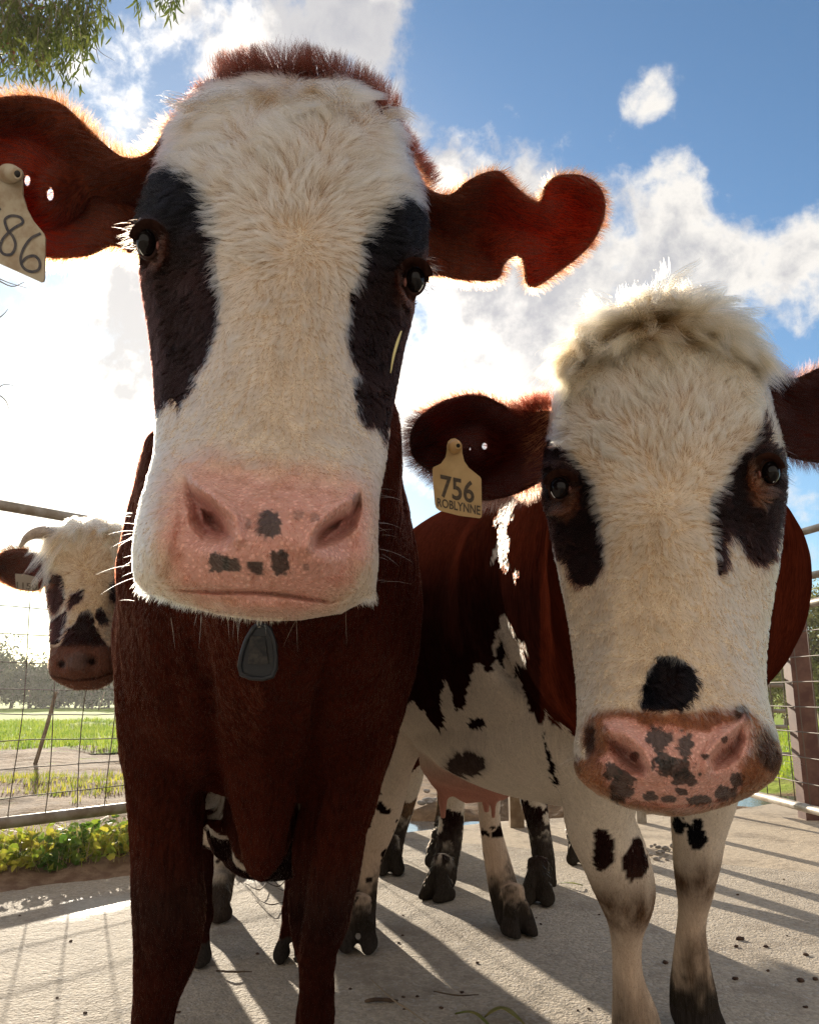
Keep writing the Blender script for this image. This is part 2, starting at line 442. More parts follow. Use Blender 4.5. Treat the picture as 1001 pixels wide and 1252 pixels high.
# ---------------------------------------------------------------- generic cow pieces
def head_loft(rows, nv, nu, tilt=0.0, nfront=0.72, shrink=None, drop=0):
    R = np.array(rows, float)
    if shrink: q = np.interp(R[:, 0], *zip(*shrink)); R[:, 1] += q; R[:, 2] -= q
    R[:, 0] += drop * (1 - sstep(R[0, 0], R[0, 0] + 110, R[:, 0])); y = np.linspace(R[0, 0], R[-1, 0], nv)
    X = crom(R[:, 0], R[:, 1:], y)
    nf = int(nu * nfront)
    th = np.concatenate([np.linspace(-np.pi / 2, np.pi / 2, nf, endpoint=False), np.linspace(np.pi / 2, 1.5 * np.pi, nu - nf, endpoint=False)])
    s, c = np.sin(th)[None], np.cos(th)[None]
    xl, xr, dF, dS, dB, e = [X[:, k][:, None] for k in range(6)]
    w = np.maximum((xr - xl) / 2, .5); cx = (xl + xr) / 2
    u = np.sign(s) * np.abs(s) ** (2 / e); v = np.abs(c) ** (2 / e)
    front = c >= 0
    d = np.where(front, dS - (dS - dF) * v, dS + (dB - dS) * np.abs(c) ** .9)
    k = np.where(front, 1, dS / d * (1 - .12 * np.abs(c)))
    px = cx + u * w * k; py = y[:, None] + (u * w * k) * tilt
    px, py, d, fr = [np.broadcast_to(q, (nv, nu)).ravel() for q in (px, py, d, np.where(front, v, 0) + 0 * px)]
    i = np.arange(nv - 1)[:, None] * nu; j = np.arange(nu)[None]; j2 = (j + 1) % nu
    F4 = np.stack([i + j, i + nu + j, i + nu + j2, i + j2], -1).reshape(-1, 4)
    # caps
    px = np.append(px, [px[:nu].mean(), px[-nu:].mean()]); py = np.append(py, [py[:nu].mean(), py[-nu:].mean()])
    d = np.append(d, [d[:nu].mean(), d[-nu:].mean()]); fr = np.append(fr, [1, 1])
    a = nv * nu; j = np.arange(nu); j2 = (j + 1) % nu
    F3 = np.concatenate([np.stack([np.full(nu, a), j, j2], -1), np.stack([np.full(nu, a + 1), (nv - 1) * nu + j2, (nv - 1) * nu + j], -1)])
    return px, py, d, fr, [F4, F3]

def grow_ear(outline, depth, holes=(), g=5.0, thick=.005, cup=.02, rad=45):
    """an ear as a thin curved closed shell; outline in photo pixels, depth(x, y) -> metres"""
    ol = np.asarray(outline, float)
    # smooth dense outline
    n = len(ol); q = []
    for i in range(n):
        p0, p1, p2, p3 = ol[i - 1], ol[i], ol[(i + 1) % n], ol[(i + 2) % n]
        m = max(2, int(np.hypot(*(p2 - p1)) / g))
        for k in range(m):
            t = k / m
            q.append(.5 * ((2 * p1) + (-p0 + p2) * t + (2 * p0 - 5 * p1 + 4 * p2 - p3) * t * t + (-p0 + 3 * p1 - 3 * p2 + p3) * t ** 3))
    ol = np.array(q)
    pts = [tuple(p) for p in ol]; edges = [(i, (i + 1) % len(ol)) for i in range(len(ol))]
    hp = []
    for (hx, hy, ha, hb) in holes:
        c = [(hx + ha * math.cos(t), hy + hb * math.sin(t)) for t in np.linspace(0, 2 * math.pi, 12, endpoint=False)]
        b0 = len(pts); pts += c; edges += [(b0 + i, b0 + (i + 1) % 12) for i in range(12)]; hp.append(np.array(c))
    x0, y0 = ol.min(0); x1, y1 = ol.max(0)
    gx, gy = np.meshgrid(np.arange(x0, x1, g), np.arange(y0, y1, g)); gx = gx.ravel() + (np.round((gy.ravel() - y0) / g) % 2) * g * .5; gy = gy.ravel()
    ok = sdist(gx, gy, ol) > g * .55
    for h in hp: ok &= sdist(gx, gy, h) < -g * .4
    pts += list(zip(gx[ok], gy[ok]))
    vs, es, fs, _, _, _ = delaunay_2d_cdt([Vector(p) for p in pts], edges, [], 0, 1e-4)
    A = np.array([tuple(v) for v in vs]); T = np.array([f for f in fs if len(f) == 3])
    c = A[T].mean(1); ok = inpoly(c[:, 0], c[:, 1], ol)
    for h in hp: ok &= ~inpoly(c[:, 0], c[:, 1], h)
    T = T[ok]
    s = sdist(A[:, 0], A[:, 1], ol)
    for h in hp: s = np.minimum(s, np.abs(sdist(A[:, 0], A[:, 1], h)) + 6)
    ss = np.maximum(s, 0)
    d = depth(A[:, 0], A[:, 1]) + cup * sstep(0, rad, ss)
    wv = vnoise(np.stack([A[:, 0], A[:, 1], 0 * s], 1), 1 / 40, 4) * .003
    f = P(A[:, 0], A[:, 1], d + wv); bk = P(A[:, 0], A[:, 1], d + wv + .0012 + thick * sstep(0, 18, ss))
    # orient front faces to the camera
    nrm = np.cross(f[T[:, 1]] - f[T[:, 0]], f[T[:, 2]] - f[T[:, 0]]); fl = (nrm * (f[T[:, 0]] - CAM)).sum(1) > 0
    T[fl] = T[fl][:, ::-1]
    n = len(A); E = np.concatenate([T[:, [0, 1]], T[:, [1, 2]], T[:, [2, 0]]])
    key = np.sort(E, 1); _, idx, cnt = np.unique(key, axis=0, return_index=True, return_counts=True)
    be = E[idx[cnt == 1]]
    side = np.stack([be[:, 1], be[:, 0], be[:, 0] + n, be[:, 1] + n], 1)
    V = np.concatenate([f, bk]); used = np.zeros(n, bool); used[T] = True
    info = dict(px=np.tile(A[:, 0], 2), py=np.tile(A[:, 1], 2), s=np.tile(ss, 2), ol=ol, depth=depth)
    return V, [side, np.concatenate([T, T[:, ::-1] + n])], info

def limb(rows, ratio=1.0, n=20, sub=5, xdir=None):
    """rows: (py, xl, xr, depth[, depth-radius factor])"""
    C = []; rx = []; ry = []
    for r in rows:
        y, a, b, d = r[:4]; k = r[4] if len(r) > 4 else ratio
        C.append(P((a + b) / 2, y, d)); h = (b - a) / 2 * d / FPX; rx.append(h); ry.append(h * k)
    return tube(C, rx, ry, xdir, n=n, sub=sub)
def wtube(pts, xdir=None, n=28, sub=6, exps=2.0):
    """pts: (x, y, z, rx, ry) in metres"""
    a = np.array(pts, float)
    return tube(a[:, :3], a[:, 3], a[:, 4], xdir, n=n, sub=sub, exps=exps)
def hoof(x, y, yaw=0.0, s=1.0, z0=0.0):
    """cloven hoof with pastern root and two dewclaws; toe towards yaw (0 = -Y, the camera)"""
    c, sn = math.cos(yaw), math.sin(yaw)
    def T(u, v, z): return (x + (u * c + v * sn) * s, y + (u * sn - v * c) * s, z0 + z * s)
    out = []
    for sd in (-1, 1):
        out.append(wtube([(*T(sd * .026, -.030, .012), .019 * s, .022 * s), (*T(sd * .031, .000, .020), .026 * s, .024 * s), (*T(sd * .032, .034, .019), .025 * s, .021 * s), (*T(sd * .028, .072, .010), .014 * s, .010 * s)], xdir=(c, sn, 0), n=16, sub=3, exps=2.4))
        out.append(wtube([(*T(sd * .031, .040, .02), .022 * s, .016 * s), (*T(sd * .029, .016, .046), .023 * s, .028 * s), (*T(sd * .020, -.004, .080), .022 * s, .032 * s)], xdir=(c, sn, 0), n=14, sub=3))
        out.append(wtube([(*T(sd * .026, -.030, .115), .012 * s, .012 * s), (*T(sd * .028, -.052, .095), .010 * s, .009 * s)], xdir=(c, sn, 0), n=10, sub=2))
    out.append(wtube([(*T(0, -.004, .055), .040 * s, .032 * s), (*T(0, -.012, .09), .037 * s, .034 * s), (*T(0, -.022, .135), .036 * s, .036 * s)], xdir=(c, sn, 0), n=18, sub=3))
    return out
def leg3(top, knee, fet, foot, rt, rk, rc, yaw=0.0, s=1.0):
    """leg from the body to a hoof; joints as (x, y, z)"""
    t, k, f = [np.array(q, float) for q in (top, knee, fet)]
    mid = (k + f) / 2; up = (t + k) / 2
    pts = [(*t, rt[0], rt[1]), (*up, (rt[0] + rk) / 2.1, (rt[1] + rk) / 2.1), (*(k + (t - k) * .16), rk * .95, rk * 1.02), (*k, rk, rk * 1.05), (*(k + (f - k) * .2), rk * .82, rk * .9),
           (*mid, rc, rc * 1.2), (*(f + (k - f) * .12), rc * 1.08, rc * 1.3), (*f, rc * 1.28, rc * 1.35)]
    return [wtube(pts, sub=5)] + hoof(foot[0], foot[1], yaw, s) + [wtube([(*f, rc * 1.28, rc * 1.35), ((f[0] + foot[0]) / 2, (f[1] + foot[1]) / 2, .10, rc * 1.15, rc * 1.2), (foot[0], foot[1] + .004, .06, .04, .035)], sub=3)]

def blotch(p, scale, thr, seed, o=3): return fbm(p, scale, seed, o) > thr

class Cow:
    """collects the islands of one cow's body with their coat, then builds body + fur"""
    def __init__(s, name, loc, **kw): s.root = empty(name, loc, **kw); s.parts = []
    def add(s, V, Fs, coat, wet=None, thin=None):
        n = len(V); s.parts.append((V, Fs, coat, np.zeros(n) if wet is None else wet, np.zeros(n) if thin is None else thin))
    def build(s):
        V, F = merge([(p[0], p[1]) for p in s.parts])
        o = mesh_np("body", V, F, M_HIDE, parent=s.root)
        set_col(o, 'coat', np.concatenate([p[2] for p in s.parts])); set_val(o, 'wet', np.concatenate([p[3] for p in s.parts])); set_val(o, 'thin', np.concatenate([p[4] for p in s.parts]))
        s.body = o; return o
def visw(V, N, pad=60, back=.08):
    """density weight: constant per picture area for the side turned to the open yard in front, thin elsewhere"""
    x, y, d = proj(V); v = CAM - V; L = np.linalg.norm(v, axis=1); f = (N * v).sum(1) / L
    inside = (x > -pad) & (x < 1001 + pad) & (y > -pad) & (y < 1252 + pad) & (d > .1)
    return np.where(inside & (f > -.25), 1 / L ** 2 * (.35 + np.clip(f, 0, 1)), back / L ** 2)
def tangent(dx, dy, N):
    """surface direction whose picture direction is (dx, dy down)"""
    t = np.asarray(dx)[:, None] * RIGHT - np.asarray(dy)[:, None] * UP
    t = t - (t * N).sum(1)[:, None] * N
    return t / np.maximum(np.linalg.norm(t, axis=1), 1e-6)[:, None]
def colvar(col, roots, seed, amt=.22, dirt=.25):
    r = np.random.default_rng(seed)
    n = fbm(roots, 45, seed) * .5 + .5
    c = col * (1 + amt * (r.random(len(col)) - .55))[:, None]
    lum = col.mean(1) > .25
    dm = sstep(.45, .8, n) * dirt * lum
    return c * (1 - dm[:, None]) + dm[:, None] * np.array([.42, .30, .18])

M_EYE = pmat("eye_wet_dark", (0.006, 0.004, 0.004), 0.05, 0.22)
M_IRIS = pmat("eye_iris", (0.022, 0.009, 0.004), 0.30, 0.05)
M_LID = pmat("eyelid_skin", (0.05, 0.018, 0.012), 0.45, 0.4, bump=.4, bscale=300, bdist=.001)
M_LASH = pmat("eyelash_hair", (0.30, 0.25, 0.20), 0.5, 0.4)
M_LASHD = pmat("eyelash_hair_dark", (0.02, 0.015, 0.012), 0.5, 0.4)
def ball(c, r, sq=(1, 1, 1), nu=32, nv=20, rot=None):
    th = np.linspace(0, math.pi, nv); ph = np.linspace(0, 2 * math.pi, nu, endpoint=False)
    V = np.stack([np.sin(th)[:, None] * np.cos(ph), np.sin(th)[:, None] * np.sin(ph), np.cos(th)[:, None] + 0 * ph], -1).reshape(-1, 3) * r * np.array(sq)
    if rot is not None: V = V @ np.array(rot.to_3x3()).T
    V = V + c
    i = np.arange(nv - 1)[:, None] * nu; j = np.arange(nu)[None]; j2 = (j + 1) % nu
    return V, [np.stack([i + j, i + nu + j, i + nu + j2, i + j2], -1).reshape(-1, 4)]
def eye(cow, px, py, d, rpx, out, sq=1.0):
    """eyeball looking towards 'out' (unit world vector)"""
    c = P(px, py, d); r = rpx * d / FPX
    V, F = ball(c, r, (sq, 1, 1)); o = mesh_np("eye", V, F, M_EYE, parent=cow.root)
    out = np.array(out) / np.linalg.norm(out)
    q = Vector(out).to_track_quat('Z', 'Y').to_matrix().to_4x4()
    V, F = ball(c + out * r * .30 * np.array([sq, 1, 1]), r * .62 * sq, (.9, .8, 1), rot=q); V2 = V
    ir = mesh_np("iris", V2, F, M_IRIS, parent=o)
    return o
def surf_depth(hd, px, py):
    V, F, X, Y, fr = hd; m = fr > .02; k = np.argsort(np.hypot(X[m] - px, Y[m] - py))[:6]
    return float(((V[m][k] - CAM) @ FWD).min())
def eye_fit(cow, hd, px, py, a, b, out, wpx, ang=0, lidcol=(.10, .035, .022), carve=.012):
    """eyeball seated in its carved socket with upper and lower lids"""
    ds = surf_depth(hd, px + (a + 6) * (1 if out[0] < 0 else -1), py); r = b * 1.0
    d0 = ds + r * ds / FPX * .55
    eye(cow, px, py, d0, r, out, a / b * 1.02)
    L = [lid(px, py, ds + .002, a, b, ang, wpx, push=.004), lid(px, py - b * .15, ds - .000, a * 1.28, b * 1.22, ang, wpx * .9, (175, 365), push=.005)]
    Vl, Fl = merge(L); cow.add(Vl, Fl, np.tile(lidcol, (len(Vl), 1)), wet=np.full(len(Vl), .3))
    sg = 1 if out[0] < 0 else -1      # inner corner towards the nose
    hood = lid(px + sg * a * .2, py - b * .12, ds - .006, a * 1.6, b * 1.25, ang, wpx * 2.6, (197, 343), push=.004); cow.add(*hood, np.tile(np.array(lidcol) * .6, (len(hood[0]), 1)))
    Vc, Fc = ball(P(px + sg * a * 1.12, py + b * .12, ds - .0005), .0026, (.55, .8, 1.5), 14, 10); cow.add(Vc, Fc, np.tile([.20, .08, .06], (len(Vc), 1)), wet=np.full(len(Vc), .8))
    sc = lid(px, py, ds - .0015, a * .86, b * .92, ang, wpx * .20, (125, 165) if sg > 0 else (15, 55)); cow.add(*sc, np.tile([.8, .8, .78], (len(sc[0]), 1)), wet=np.full(len(sc[0]), .2))  # pale arc: white of the eye with a highlight painted in
def lid(px, py, d, a, b, ang, wpx=5.0, arc=(0, 360), push=.0):
    """eyelid rim: a tapered tube following an ellipse in front of the eyeball (photo pixels)"""
    n = 26; C = []; 
    for k in range(n + 1):
        t = math.radians(arc[0] + (arc[1] - arc[0]) * k / n); u = a * math.cos(t); v = b * math.sin(t)
        ca, sa = math.cos(math.radians(ang)), math.sin(math.radians(ang))
        C.append(P(px + u * ca - v * sa, py + u * sa + v * ca, d + push * (abs(u) / a)))
    r = wpx * d / FPX
    return tube(C, [r] * len(C), [r * .8] * len(C), xdir=(0.1, -1, 0.05), n=12, sub=2)

# ================================================================ COW A : large brown cow with a white face, nearest
A = Cow("cow", (-.30, 1.9, 0), label="large brown cow with a white face and pink spotted nose, closest in front", cat="cow", group="cows crowding up in the yard")
rowsA = [  # y, left, right, front depth, side depth, back depth, squareness
 (84, 322, 388, .835, .85, .90, 2.0), (92, 278, 425, .80, .835, .93, 2.1), (108, 248, 455, .765, .82, .95, 2.2), (135, 222, 481, .725, .805, .96, 2.3), (170, 204, 498, .69, .79, .97, 2.4), (210, 182, 511, .662, .775, .98, 2.4),
 (250, 170, 518, .643, .755, .98, 2.4), (290, 166, 524, .628, .735, .98, 2.4), (330, 169, 520, .617, .725, .97, 2.15), (380, 172, 511, .602, .715, .95, 2.0), (430, 178, 500, .587, .705, .92, 1.9),
 (480, 181, 491, .571, .685, .88, 1.95), (530, 183, 483, .553, .66, .84, 2.1), (570, 178, 477, .530, .625, .81, 2.5), (605, 168, 470, .507, .60, .78, 2.8), (645, 160, 467, .492, .575, .76, 3.0), (685, 157, 467, .487, .565, .74, 3.0),
 (708, 160, 466, .490, .565, .72, 2.8), (724, 178, 462, .496, .565, .70, 2.5), (738, 222, 440, .507, .57, .68, 2.3), (750, 262, 412, .525, .58, .66, 2.1), (757, 310, 372, .56, .59, .62, 2.0)]
px, py, d, fr, FA = head_loft(rowsA, 560, 460, shrink=[(84, 16), (135, 15), (210, 12), (250, 5), (320, 2), (380, 7), (480, 8), (560, 8), (610, 8), (650, 7), (700, 8), (757, 6)], drop=13)
NL = [(227, 584), (240, 600), (262, 614), (278, 632), (285, 658), (270, 664), (248, 658), (234, 640), (227, 608)]
NR = [(441, 600), (441, 624), (434, 646), (414, 661), (396, 668), (382, 670), (384, 656), (392, 644), (408, 634), (424, 627), (434, 612)]
disp = np.zeros_like(px)
fm = sstep(0, .12, fr)
disp -= .022 * sstep(-5, 12, sdist(px, py, NL)) + .018 * sstep(-2, 8, sdist(px, py, [(246, 622), (262, 628), (274, 642), (280, 656), (262, 652), (250, 640)]))
disp -= .022 * sstep(-4, 9, sdist(px, py, NR)) + .016 * sstep(-2, 6, sdist(px, py, [(420, 634), (412, 646), (392, 660), (384, 665), (388, 652), (402, 640)]))
disp += .006 * gauss(px, py, 262, 600, 26, 12, 35) + .006 * gauss(px, py, 408, 618, 28, 10, -22)          # nostril wings
disp += .004 * gauss(px, py, 334, 640, 42, 60)                                                              # nose bridge
disp -= .004 * gauss(px, py, 238, 690, 24, 20) + .003 * gauss(px, py, 420, 690, 20, 18)
mouth = pline(px, py, [(190, 716), (228, 722), (270, 724), (310, 724), (345, 727), (375, 732), (404, 736), (430, 726)])
disp -= .009 * np.exp(-(mouth / 2.6) ** 2) * sstep(185, 240, px) * sstep(445, 395, px)
disp += .012 * gauss(px, py, 325, 665, 70, 48) - .006 * gauss(px, py, 318, 722, 110, 14) - .004 * gauss(px, py, 334, 590, 60, 10)
disp += .006 * gauss(px, py, 300, 742, 60, 7) + .008 * gauss(px, py, 185, 668, 22, 34) + .008 * gauss(px, py, 452, 668, 14, 34)
disp += .006 * gauss(px, py, 248, 598, 22, 7, 40) + .007 * gauss(px, py, 424, 616, 20, 6, -25) - .005 * gauss(px, py, 318, 700, 6, 12)
disp += .003 * gauss(px, py, 310, 716, 80, 7) + .004 * gauss(px, py, 320, 742, 70, 6)
disp += .010 * gauss(px, py, 206, 222, 24, 16, 50) + .010 * gauss(px, py, 490, 250, 18, 22, -30)           # brows
disp -= .013 * gauss(px, py, 246, 652, 17, 20) + .011 * gauss(px, py, 420, 662, 18, 16) - .006 * gauss(px, py, 278, 622, 15, 7, 45) - .005 * gauss(px, py, 392, 640, 14, 6, -35)
disp -= .010 * gauss(px, py, 200, 312, 16, 20) * .6 + .008 * gauss(px, py, 498, 350, 14, 20) * .6
disp -= .006 * gauss(px, py, 222, 290, 16, 40) + .006 * gauss(px, py, 462, 320, 14, 40)
disp -= .005 * gauss(px, py, 365, 290, 26, 20) + .004 * gauss(px, py, 345, 470, 18, 110)
disp += .006 * gauss(px, py, 250, 470, 26, 60) + .006 * gauss(px, py, 425, 480, 22, 60)
disp -= .006 * gauss(px, py, 205, 560, 22, 30) + .006 * gauss(px, py, 462, 560, 18, 30)
disp += .010 * gauss(px, py, 350, 140, 110, 30)
disp -= .016 * sstep(1.25, .75, np.hypot((px - 180) / 12, (py - 298) / 18)) + .016 * sstep(1.25, .75, np.hypot((px - 508) / 11, (py - 343) / 17))
er = np.hypot((px - 180) / 13, (py - 299) / 19); disp += .009 * np.exp(-((er - 1.75) / .42) ** 2); er = np.hypot((px - 509) / 13, (py - 343) / 19); disp += .009 * np.exp(-((er - 1.75) / .42) ** 2)
disp += .008 * gauss(px, py, 347, 470, 36, 130) - .013 * gauss(px, py, 232, 430, 24, 70) - .013 * gauss(px, py, 446, 440, 22, 70) + .008 * gauss(px, py, 232, 205, 34, 15, 40) + .008 * gauss(px, py, 470, 228, 30, 15, -40)
disp += .006 * np.exp(-(pline(px, py, [(192, 345), (202, 430), (196, 530)]) / 10) ** 2) + .006 * np.exp(-(pline(px, py, [(505, 390), (488, 460), (478, 530)]) / 10) ** 2)
disp += .010 * np.exp(-(pline(px, py, [(234, 584), (262, 604), (286, 630), (293, 658)]) / 8) ** 2) + .010 * np.exp(-(pline(px, py, [(438, 598), (410, 618), (383, 644), (375, 668)]) / 7.5) ** 2)
disp += .006 * gauss(px, py, 262, 676, 22, 9, 10) + .006 * gauss(px, py, 402, 682, 20, 9, -10)
disp -= .005 * np.exp(-(pline(px, py, [(210, 700), (222, 640), (226, 590)]) / 8) ** 2)
for q in range(5):                                                                                          # skin folds over the eyes
    disp += .0016 * np.sin((px * .55 + py * .9) * .16 + q) * gauss(px, py, 235 + q * 12, 230 + q * 9, 16, 30, 30) * (q % 2)
V = P(px, py, d - disp * fm)
hp0 = np.stack([px, py, 0 * px], 1)
V = V + (fbm(hp0, 1 / 50, 5)[:, None]) * .002 * (V - CAM)
PINK_A = [(227, 580), (245, 574), (262, 574), (300, 583), (340, 588), (400, 592), (437, 600), (446, 625), (444, 655), (438, 680), (424, 700), (405, 716), (396, 738), (370, 744), (330, 744), (285, 742), (248, 731), (226, 712), (214, 690), (208, 655), (212, 618)]
PATCH_AL = [(182, 222), (196, 207), (212, 205), (236, 216), (256, 240), (267, 270), (268, 300), (262, 322), (273, 362), (268, 395), (258, 430), (244, 458), (232, 482), (220, 500), (210, 488), (190, 512), (182, 480), (150, 480), (150, 240)]
PATCH_AR = [(507, 243), (484, 242), (460, 262), (441, 298), (437, 332), (429, 362), (423, 400), (424, 430), (437, 453), (431, 476), (437, 506), (450, 523), (456, 514), (472, 544), (479, 520), (540, 490), (560, 300), (514, 256)]
TOP_A = [(246, 96), (285, 90), (330, 92), (380, 98), (425, 106), (462, 124), (486, 158), (492, 200), (505, 236), (513, 252), (530, 262), (545, 400), (560, 800), (100, 800), (140, 330), (168, 262), (182, 215), (216, 196), (214, 160), (226, 120)]
SPOTS_A = [(328, 641, 15, 18), (267, 688, 13, 13), (283, 691, 12, 9), (313, 695, 11, 9), (342, 688, 12, 17), (385, 633, 6, 6), (365, 630, 8, 6), (437, 612, 6, 9), (374, 693, 4, 5), (347, 676, 7, 6), (305, 640, 5, 8)]
def coatA(px, py, pos, jit=0.0, r=None):
    n = len(px); h = np.stack([px, py, 0 * px], 1)
    jx = vnoise(h, 1 / 9, 1) * 4 + vnoise(h, 1 / 3.5, 2) * 2; jy = vnoise(h, 1 / 9, 5) * 5 + vnoise(h, 1 / 3.5, 6) * 2
    if jit: jx = jx + r.normal(0, jit, n); jy = jy + r.normal(0, jit, n)
    x, y = px + jx, py + jy
    c = np.tile(WHITE, (n, 1))
    out = ~inpoly(x, y, TOP_A); c[out] = BROWN * .8
    up = out & (py < 150); c[up] = REDB * .35
    for poly in (PATCH_AL, PATCH_AR):
        s = inpoly(x, y, poly)
        k = sstep(330, 250, py)[:, None] if poly is PATCH_AL else sstep(350, 290, py)[:, None]
        c = np.where(s[:, None], BLACK * k + DKBROWN * (1 - k) * (1 + .7 * vnoise(h, 1 / 25, 8)[:, None].clip(0, 1) * 1.6), c)
    for ex, ey, rr in ((196, 304, 22), (494, 350, 22)):
        q = np.clip(1 - np.hypot(px - ex, (py - ey) * .75) / rr, 0, 1)[:, None] ** .7
        c = c * (1 - q) + np.array([.085, .034, .024]) * q
    lt = c.mean(1) > .3; tq = (lt * sstep(330, 200, py) * (.38 + .25 * vnoise(h, 1 / 22, 17)) + lt * .30 * sstep(.25, .7, vnoise(h, 1 / 16, 18)) * sstep(620, 520, py)).clip(0, .7)[:, None]; c = c * (1 - tq) + np.array([.42, .325, .23]) * tq
    sd = sdist(px, py, PINK_A); pk = sstep(-26 - 14 * sstep(640, 580, py), 10 + 16 * sstep(640, 580, py), sd + vnoise(h, 1 / 14, 11) * 10)
    # warm blush tint of the short fuzz around the muzzle
    bl = sstep(-45, 0, sd)[:, None] * .35; c = c * (1 - bl) + np.array([.78, .50, .36]) * bl
    c = c * (1 - pk[:, None]) + PINK * pk[:, None]
    tn = (gauss(px, py, 345, 592, 50, 14) + gauss(px, py, 255, 735, 60, 12) + gauss(px, py, 330, 735, 60, 10) * .6) * pk * sstep(-.4, .5, vnoise(h, 1 / 12, 13))
    c = c * (1 - .5 * tn[:, None].clip(0, 1)) + np.array([.38, .17, .09]) * .5 * tn[:, None].clip(0, 1)
    for sx, sy, a, b in SPOTS_A:
        rr = np.maximum(np.abs((px - sx) / a), np.abs((py - sy) / b)) * .6 + np.hypot((px - sx) / a, (py - sy) / b) * .4 + vnoise(h, 1 / 5, 21) * .28 + vnoise(h, 1 / 2, 22) * .18
        q = sstep(1.05, .80, rr)[:, None] * (.9 if a > 8 else .5); c = c * (1 - q) + np.array([.016, .013, .011]) * q
    ins = (sstep(-1, 9, sdist(px, py, NL)) + sstep(-1, 8, sdist(px, py, NR)))[:, None].clip(0, 1) * .55
    c = c * (1 - ins) + np.array([.38, .10, .09]) * ins
    return c, pk
cA, pkA = coatA(px, py, V)
A.add(V, FA, cA, wet=pkA)
head_A = (V, FA, px, py, fr)

# ears
def earA_depth_l(x, y): return .815 - .0002 * (200 - x) + .00012 * np.abs(y - 220)
earL = [(-75, 190), (-50, 150), (-10, 122), (40, 117), (74, 126), (98, 146), (124, 172), (152, 192), (182, 186), (214, 150), (240, 200), (225, 290), (170, 312), (140, 301), (108, 313), (60, 316), (20, 302), (-25, 275), (-62, 235)]
VL, FL, iL = grow_ear(earL, earA_depth_l, holes=[(34, 221, 3.5, 6.5), (62, 238, 4, 7.5)], thick=.006, cup=.035, rad=70)
earR = [(498, 196), (520, 228), (548, 238), (570, 222), (592, 211), (612, 210), (630, 228), (652, 245), (661, 244), (665, 228), (680, 215), (710, 214), (732, 228), (740, 252), (732, 283), (714, 308), (684, 332), (653, 352), (642, 345), (638, 318), (627, 314), (616, 324), (607, 342), (570, 343), (540, 338), (515, 332), (490, 300), (478, 240)]
def earA_depth_r(x, y): return .80 + .0003 * (x - 520) + .0002 * (y - 220)
VR, FR, iR = grow_ear(earR, earA_depth_r, thick=.006, cup=.03, rad=60)
def ear_coat(px, py, s, V, base, seed):
    n = vnoise(V, 30, seed)[:, None] * .25 + 1
    return base * n
tL = .7 * (.10 + .55 * sstep(170, 60, iL['px'])) * sstep(120, 200, iL['py'] + 0) * .9 * (1 - .75 * sstep(60, 30, np.hypot(iL['px'] - 150, iL['py'] - 210) * .5))
tR = .62 * (.10 + .58 * sstep(545, 660, iR['px'])) * (1 - .0 * iR['s'])
A.add(VL, FL, ear_coat(iL['px'], iL['py'], iL['s'], VL, np.array([.12, .028, .012]), 3), thin=np.clip(tL, 0, .7))
A.add(VR, FR, ear_coat(iR['px'], iR['py'], iR['s'], VR, np.array([.13, .032, .015]), 4), thin=np.clip(tR, 0, .7))
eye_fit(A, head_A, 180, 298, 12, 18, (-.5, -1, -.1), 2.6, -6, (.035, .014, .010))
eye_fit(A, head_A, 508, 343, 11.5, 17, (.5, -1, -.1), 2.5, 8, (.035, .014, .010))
# neck, trunk, dewlap and legs
parts = [
 wtube([(-.115, .93, 1.12, .105, .15), (-.14, 1.05, 1.07, .135, .20), (-.18, 1.25, .99, .20, .26), (-.24, 1.50, .94, .27, .33), (-.33, 1.85, .95, .325, .36), (-.43, 2.2, .95, .35, .38), (-.50, 2.5, .98, .31, .34), (-.55, 2.80, 1.0, .22, .26), (-.56, 2.92, 1.02, .12, .16)], sub=6, n=36, exps=2.15),
 limb([(540, 184, 480, 1.22, 1.0), (610, 164, 500, 1.26, .9), (690, 150, 514, 1.30, .85), (770, 150, 508, 1.33, .8), (850, 156, 494, 1.36, .75), (910, 185, 468, 1.37, .65), (950, 230, 425, 1.38, .6)], n=34),
 limb([(840, 225, 420, 1.27, .8), (920, 260, 384, 1.27, .8), (985, 280, 360, 1.27, 1.0), (1030, 293, 348, 1.27, 1.3), (1052, 300, 343, 1.28, 1.6)], n=22),
 # near forelegs
 limb([(700, 150, 245, 1.38, 1.6), (800, 148, 252, 1.37, 1.5), (880, 148, 255, 1.36, 1.4), (950, 153, 251, 1.35, 1.3), (1020, 160, 250, 1.34, 1.15), (1080, 163, 250, 1.33, 1.1), (1130, 164, 250, 1.325, 1.1), (1170, 165, 240, 1.33, 1.1), (1210, 165, 222, 1.34, 1.15), (1260, 160, 210, 1.345, 1.2), (1340, 158, 212, 1.35, 1.25), (1400, 152, 222, 1.35, 1.2)]),
 limb([(700, 420, 512, 1.38, 1.6), (800, 400, 508, 1.37, 1.5), (880, 390, 492, 1.36, 1.4), (950, 374, 468, 1.35, 1.3), (1020, 362, 449, 1.34, 1.15), (1070, 356, 438, 1.33, 1.1), (1120, 353, 430, 1.325, 1.1), (1160, 360, 416, 1.33, 1.1), (1200, 365, 410, 1.34, 1.15), (1252, 363, 408, 1.345, 1.2), (1340, 360, 412, 1.35, 1.25), (1400, 352, 420, 1.35, 1.2)])]
for a, b in ((158, 214), (360, 412)):
    c = P((a + b) / 2, 1400, 1.35); parts += hoof(c[0], c[1] - .01, 0, 1.05)
    parts.append(wtube([(c[0], c[1], c[2] + .03, .04, .045), (c[0], c[1] - .01, .05, .042, .04)], sub=3))
